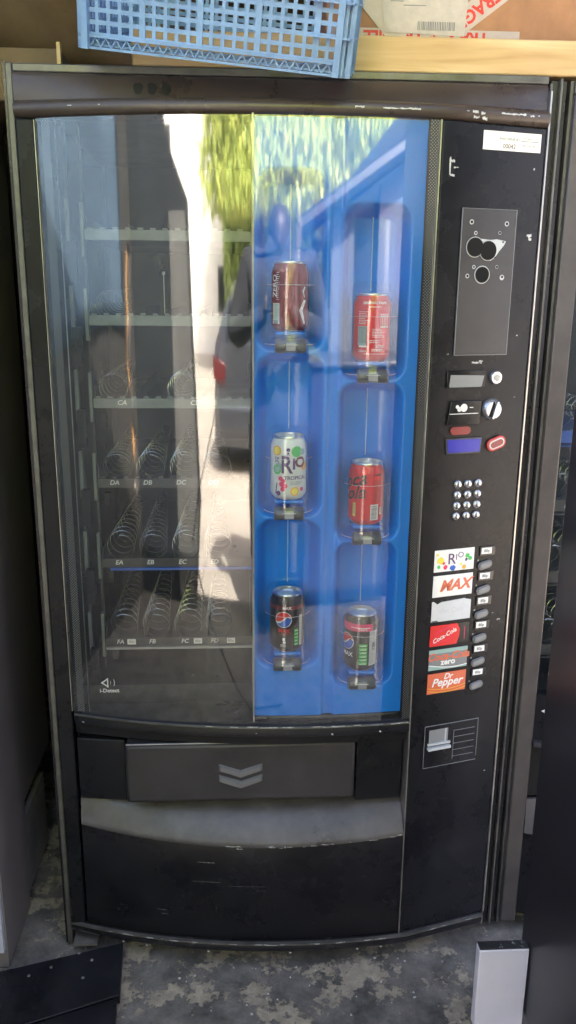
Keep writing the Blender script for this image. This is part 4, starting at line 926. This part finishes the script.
car = empty('parked_car', (.0, -4.65, 0)); tag(car, 'dark grey hatchback parked on the driveway with its red tail light showing in the glass', 'car')
def carsec(y, w, zl, zw, zr, wr):   # half profile rings
    return [(-w, y, zl), (-w*1.0, y, zl+.25), (-w*.98, y, zw), (-wr, y, zr), (wr, y, zr), (w*.98, y, zw), (w, y, zl+.25), (w, y, zl)]
secs = [(0.0, .74, .38, .95, 1.0, .66), (-.10, .84, .22, .98, 1.32, .58), (-.45, .86, .20, .98, 1.44, .56), (-1.5, .87, .20, .97, 1.48, .57), (-2.3, .87, .20, .96, 1.36, .56), (-2.9, .86, .20, .93, .96, .70), (-3.6, .82, .22, .82, .86, .66), (-3.95, .68, .35, .70, .72, .55)]
b = MB(); vs = []
for s_ in secs: vs += carsec(*s_)
fs = []; mi = []
for i in range(len(secs)-1):
    for j in range(8):
        a = i*8+j; c = i*8+(j+1) % 8; fs.append((a, c, c+8, a+8))
b.add(vs, fs); b.add(vs[:8], [tuple(range(8))]); b.add(vs[-8:], [tuple(range(8))[::-1]]); b.build('car_body', 'carpaint', car, smooth=35)
b = MB(); b.add([(-.62, -.035, 1.02), (.62, -.035, 1.02), (.55, -.105, 1.30), (-.55, -.105, 1.30)], [(0, 1, 2, 3)]); b.add([(-.62, .0, 1.02), (.62, .0, 1.02), (.55, -.07, 1.30), (-.55, -.07, 1.30)], [(0, 1, 2, 3)]); b.build('rear_window', 'carglass', car, smooth=0)
for s_ in (-1, 1):
    b = MB(); b.add([(s_*.862, -.35, 1.0), (s_*.870, -2.35, .99), (s_*.62, -2.2, 1.36), (s_*.60, -.5, 1.40)], [(0, 1, 2, 3)]); b.build('side_window', 'carglass', car, smooth=0)
    b = MB(); b.prism([(s_*.62, .70), (s_*.82, .74), (s_*.84, .92), (s_*.60, .86)], -.06, .03); b.build('tail_light', 'lamp', car, bevel=.01)
    for y in (-.75, -3.15):
        b = MB(); b.lathe([(.20, -.09), (.30, -.09), (.32, -.06), (.32, .06), (.30, .09), (.20, .09)], 28, (s_*.80, y, .32), axis='x'); w_ = b.build('wheel', 'tyre', car)
        b = MB(); b.lathe([(0, .07*s_), (.19, .08*s_), (.20, .05*s_)], 20, (s_*.80, y, .32), axis='x'); b.build('rim', 'rim', w_)
    b = MB(); b.box(s_*.99-.08, s_*.99+.04, -2.35, -2.25, .98, 1.12); b.build('door_mirror', 'carpaint', car, bevel=.02)
b = MB(); b.box(-.74, .74, -.05, .06, .36, .56); b.build('bumper', 'carpaint', car, bevel=.03)

# trees: hanging yellow-green foliage
def tree(x, y, h, w, sd, label, leafm, trunkh=2.6, n=42000, droop=.8):
    rd = random.Random(sd); t = empty('tree', (x, y, 0)); tag(t, label, 'tree', 'trees beyond the driveway')
    b = MB(); b.tube([(0, 0, 0), (.1, 0, h*.3), (-.1, .1, h*.6), (0, 0, h*.9)], [.22, .17, .11, .03], 8)
    for i in range(9):
        a = rd.uniform(0, 2*pi); z = h*rd.uniform(.35, .8); b.tube([(0, 0, z), (cos(a)*w*.3, sin(a)*w*.3, z+h*.10), (cos(a)*w*.45, sin(a)*w*.45, z+h*.06)], [.07, .04, .015], 5)
    b.build('trunk', 'bark', t)
    b = MB(); cl = []
    for i in range(110):
        a = rd.uniform(0, 2*pi); rr = math.sqrt(rd.random())*w*.5; z = h*(.30+.68*rd.random()); k = 1-((z/h-.55)/.55)**2
        cl.append((cos(a)*rr*k, sin(a)*rr*k, z, rd.uniform(.4, .95)))
    for i in range(n):
        cx, cy, cz, cr = rd.choice(cl); px, py, pz = cx+rd.gauss(0, cr*.45), cy+rd.gauss(0, cr*.45), cz+rd.gauss(0, cr*.75)
        if pz < trunkh: continue
        L_ = rd.uniform(.12, .34); a = rd.uniform(0, 2*pi); wv = .035
        dx, dy = cos(a)*wv, sin(a)*wv; ox, oy = rd.uniform(-.08, .08), rd.uniform(-.08, .08)
        b.add([(px-dx, py-dy, pz), (px+dx, py+dy, pz), (px+ox, py+oy, pz-L_)], [(0, 1, 2)], 0 if rd.random() < .72 else 1)
    b.build('crown', [leafm, 'leafb'], t, smooth=0)
    b = MB(); ph_ = [rd.uniform(0, 6) for _ in range(6)]; prof = []
    for j in range(25):
        zz = -1+2*j/24; vsr = []
        prof.append((zz, math.sqrt(max(0.0001, 1-zz*zz))))
    vs = []
    for zz, q in prof:
        for i in range(40):
            a = 2*pi*i/40; k = 1+.13*sin(5*a+ph_[0]+zz*4)+.10*sin(9*a+ph_[1]-zz*7)+.08*sin(zz*17+3*a+ph_[2])
            vs.append((cos(a)*q*w*.43*k, sin(a)*q*w*.43*k, h*.65+zz*h*.34))
    b.add(vs, [(j*40+i, j*40+(i+1) % 40, (j+1)*40+(i+1) % 40, (j+1)*40+i) for j in range(24) for i in range(40)]); b.build('inner_foliage', 'leafcore', t)
tree(-.80, -12.2, 8.5, 4.2, 1, 'yellow green weeping tree, left tree of the reflected row', 'leaf')
tree(.9, -12.8, 9.5, 5.0, 2, 'tall yellow green weeping tree in the middle of the reflected row', 'leaf')
tree(3.0, -11.6, 8.5, 3.6, 3, 'yellow green weeping tree, right tree of the reflected row', 'leaf')
b = MB(); rd = random.Random(8)
for i in range(16000):
    x, y, z = rd.uniform(-2.6, 8), -14.6+rd.gauss(0, .25), rd.uniform(.02, 1)*(4.2+.5*sin(rd.uniform(0, 6))); a = rd.uniform(0, pi); s_ = rd.uniform(.10, .22)
    b.add([(x-cos(a)*s_, y-sin(a)*s_, z), (x+cos(a)*s_, y+sin(a)*s_, z), (x, y+.03, z+s_*1.6)], [(0, 1, 2)])
tag(b.build('hedge', 'leafb', smooth=0), 'dark green hedge beneath the trees, seen only as a reflection', 'hedge')

# ================================================================== photographer (seen as a silhouette in the glass)
def skinned(name, verts, edges, radii, m, parent=None, root=0, sub=2):
    me = bpy.data.meshes.new(name); me.from_pydata(verts, edges, []); me.materials.append(M[m])
    o = bpy.data.objects.new(name, me); COL.objects.link(o)
    sk = o.modifiers.new('skin', 'SKIN'); sk.use_smooth_shade = True
    if not me.skin_vertices: me.skin_vertices.new() if hasattr(me.skin_vertices, 'new') else None
    if me.skin_vertices:
        for i, r in enumerate(radii):
            d = me.skin_vertices[0].data[i]; d.radius = (r, r) if not isinstance(r, tuple) else r
            d.use_root = (i == root)
    ss = o.modifiers.new('sub', 'SUBSURF'); ss.levels = sub; ss.render_levels = sub
    if parent is not None: o.parent = parent
    return o
px, py = .40, -1.92
per = empty('person', (px, py, 0)); tag(per, 'person in dark clothes holding up a phone, reflected as a dark silhouette in the glass', 'person')
V = [(0,0,.95),(0,0,1.10),(0,0,1.30),(0,.0,1.44),(0,.01,1.50),(0,.02,1.545),
     (-.23,0,1.455),(-.35,.06,1.20),(-.17,.30,1.27),(-.075,.345,1.30),
     (.23,0,1.455),(.35,.06,1.20),(.17,.30,1.27),(.075,.345,1.30),
     (-.09,0,.90),(-.10,.03,.50),(-.10,0,.10),(-.11,.14,.05),
     (.09,0,.90),(.10,.03,.50),(.10,0,.10),(.11,.14,.05), (0,.01,1.60)]
E = [(0,1),(1,2),(2,3),(3,4),(4,5),(5,22),(3,6),(6,7),(7,8),(8,9),(3,10),(10,11),(11,12),(12,13),(0,14),(14,15),(15,16),(16,17),(0,18),(18,19),(19,20),(20,21)]
Rr = [(.26,.15),(.26,.15),(.26,.15),(.20,.11),(.13,.09),(.11,.10),.105,.072,.048,.034,.095,.072,.048,.034,.17,.15,.12,.07,.17,.15,.12,.07,(.08,.095)]
body = skinned('body', V, E, Rr, 'cloth', per)
# head skin, hair and hands
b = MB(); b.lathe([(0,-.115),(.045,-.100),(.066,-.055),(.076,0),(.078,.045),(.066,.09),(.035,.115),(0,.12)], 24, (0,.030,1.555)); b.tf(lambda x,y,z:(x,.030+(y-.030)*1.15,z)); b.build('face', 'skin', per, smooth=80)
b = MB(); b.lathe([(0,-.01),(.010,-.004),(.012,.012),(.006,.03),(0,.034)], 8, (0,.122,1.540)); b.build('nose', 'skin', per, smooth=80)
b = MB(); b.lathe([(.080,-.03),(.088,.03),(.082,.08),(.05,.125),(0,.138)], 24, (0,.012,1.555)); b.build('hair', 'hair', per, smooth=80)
for s_ in (-1,1):
    hv = [(s_*.078,.342,1.300),(s_*.066,.372,1.330),(s_*.056,.392,1.345)]; he=[(0,1),(1,2)]; hr=[.026,.030,.022]
    for k in range(4):
        o_=len(hv); zz=1.352-.019*k
        hv += [(s_*.050,.396,zz),(s_*.046,.414,zz+.002),(s_*.030,.412,zz+.001)]; he += [(2,o_),(o_,o_+1),(o_+1,o_+2)]; hr += [.010,.009,.008]
    o_=len(hv); hv += [(s_*.050,.378,1.360),(s_*.030,.386,1.366)]; he += [(1,o_),(o_,o_+1)]; hr += [.011,.009]
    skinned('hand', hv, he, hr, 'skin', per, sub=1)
ph = MB(); ph.box(-.038,.038,-.004,.004,-.078,.078); ph.tf(lambda x,y,z:(px+x+.0,py+.400+y,1.365+z)); tag(ph.build('phone','blackgloss',None,bevel=.003), 'black phone held up in both hands by the reflected person','phone')

# ================================================================== camera, light, render
cam = bpy.data.cameras.new('camera'); co = bpy.data.objects.new('camera', cam); COL.objects.link(co); S.camera = co
cx, cy, cz, ya, pi_, ro = .37758, -1.49773, 1.37143, .057257, .262204, .0095164
fw = Vector((sin(ya)*cos(pi_), cos(ya)*cos(pi_), -sin(pi_))); rt = Vector((cos(ya), -sin(ya), 0)); up = rt.cross(fw)
r2 = rt*cos(ro)+up*sin(ro); u2 = -rt*sin(ro)+up*cos(ro)
co.matrix_world = Matrix(((r2.x, u2.x, -fw.x, cx), (r2.y, u2.y, -fw.y, cy), (r2.z, u2.z, -fw.z, cz), (0, 0, 0, 1)))
cam.sensor_fit = 'VERTICAL'; cam.sensor_height = 36; cam.lens = 820*36/1024; cam.clip_start = .01; cam.clip_end = 300

EL, AZ = math.radians(50), math.radians(25)          # sun from behind the shed (+y), a little to the left
sd = Vector((sin(AZ)*cos(EL), cos(AZ)*cos(EL), sin(EL)))
sun = bpy.data.lights.new('sun', 'SUN'); sun.energy = 4; sun.angle = math.radians(.5); sun.color = (1, .94, .84)
so = bpy.data.objects.new('sun', sun); COL.objects.link(so); so.rotation_euler = sd.to_track_quat('Z', 'Y').to_euler()
w = bpy.data.worlds.new('World'); S.world = w; w.use_nodes = True; nt = w.node_tree; bg = nt.nodes['Background']
sky = nt.nodes.new('ShaderNodeTexSky'); sky.sky_type = 'NISHITA'; sky.sun_disc = False; sky.sun_elevation = EL; sky.sun_rotation = AZ; sky.dust_density = 6; sky.ozone_density = 0; sky.air_density = .6
nt.links.new(sky.outputs[0], bg.inputs[0]); bg.inputs[1].default_value = .15
S.view_settings.view_transform = 'Standard'; S.view_settings.look = 'None'; S.view_settings.exposure = 3.3; S.view_settings.gamma = 1
S.render.engine = 'CYCLES'; S.cycles.max_bounces = 8; S.cycles.transparent_max_bounces = 12; S.cycles.sample_clamp_indirect = 8; S.cycles.use_denoising = True
S.render.resolution_x = 576; S.render.resolution_y = 1024
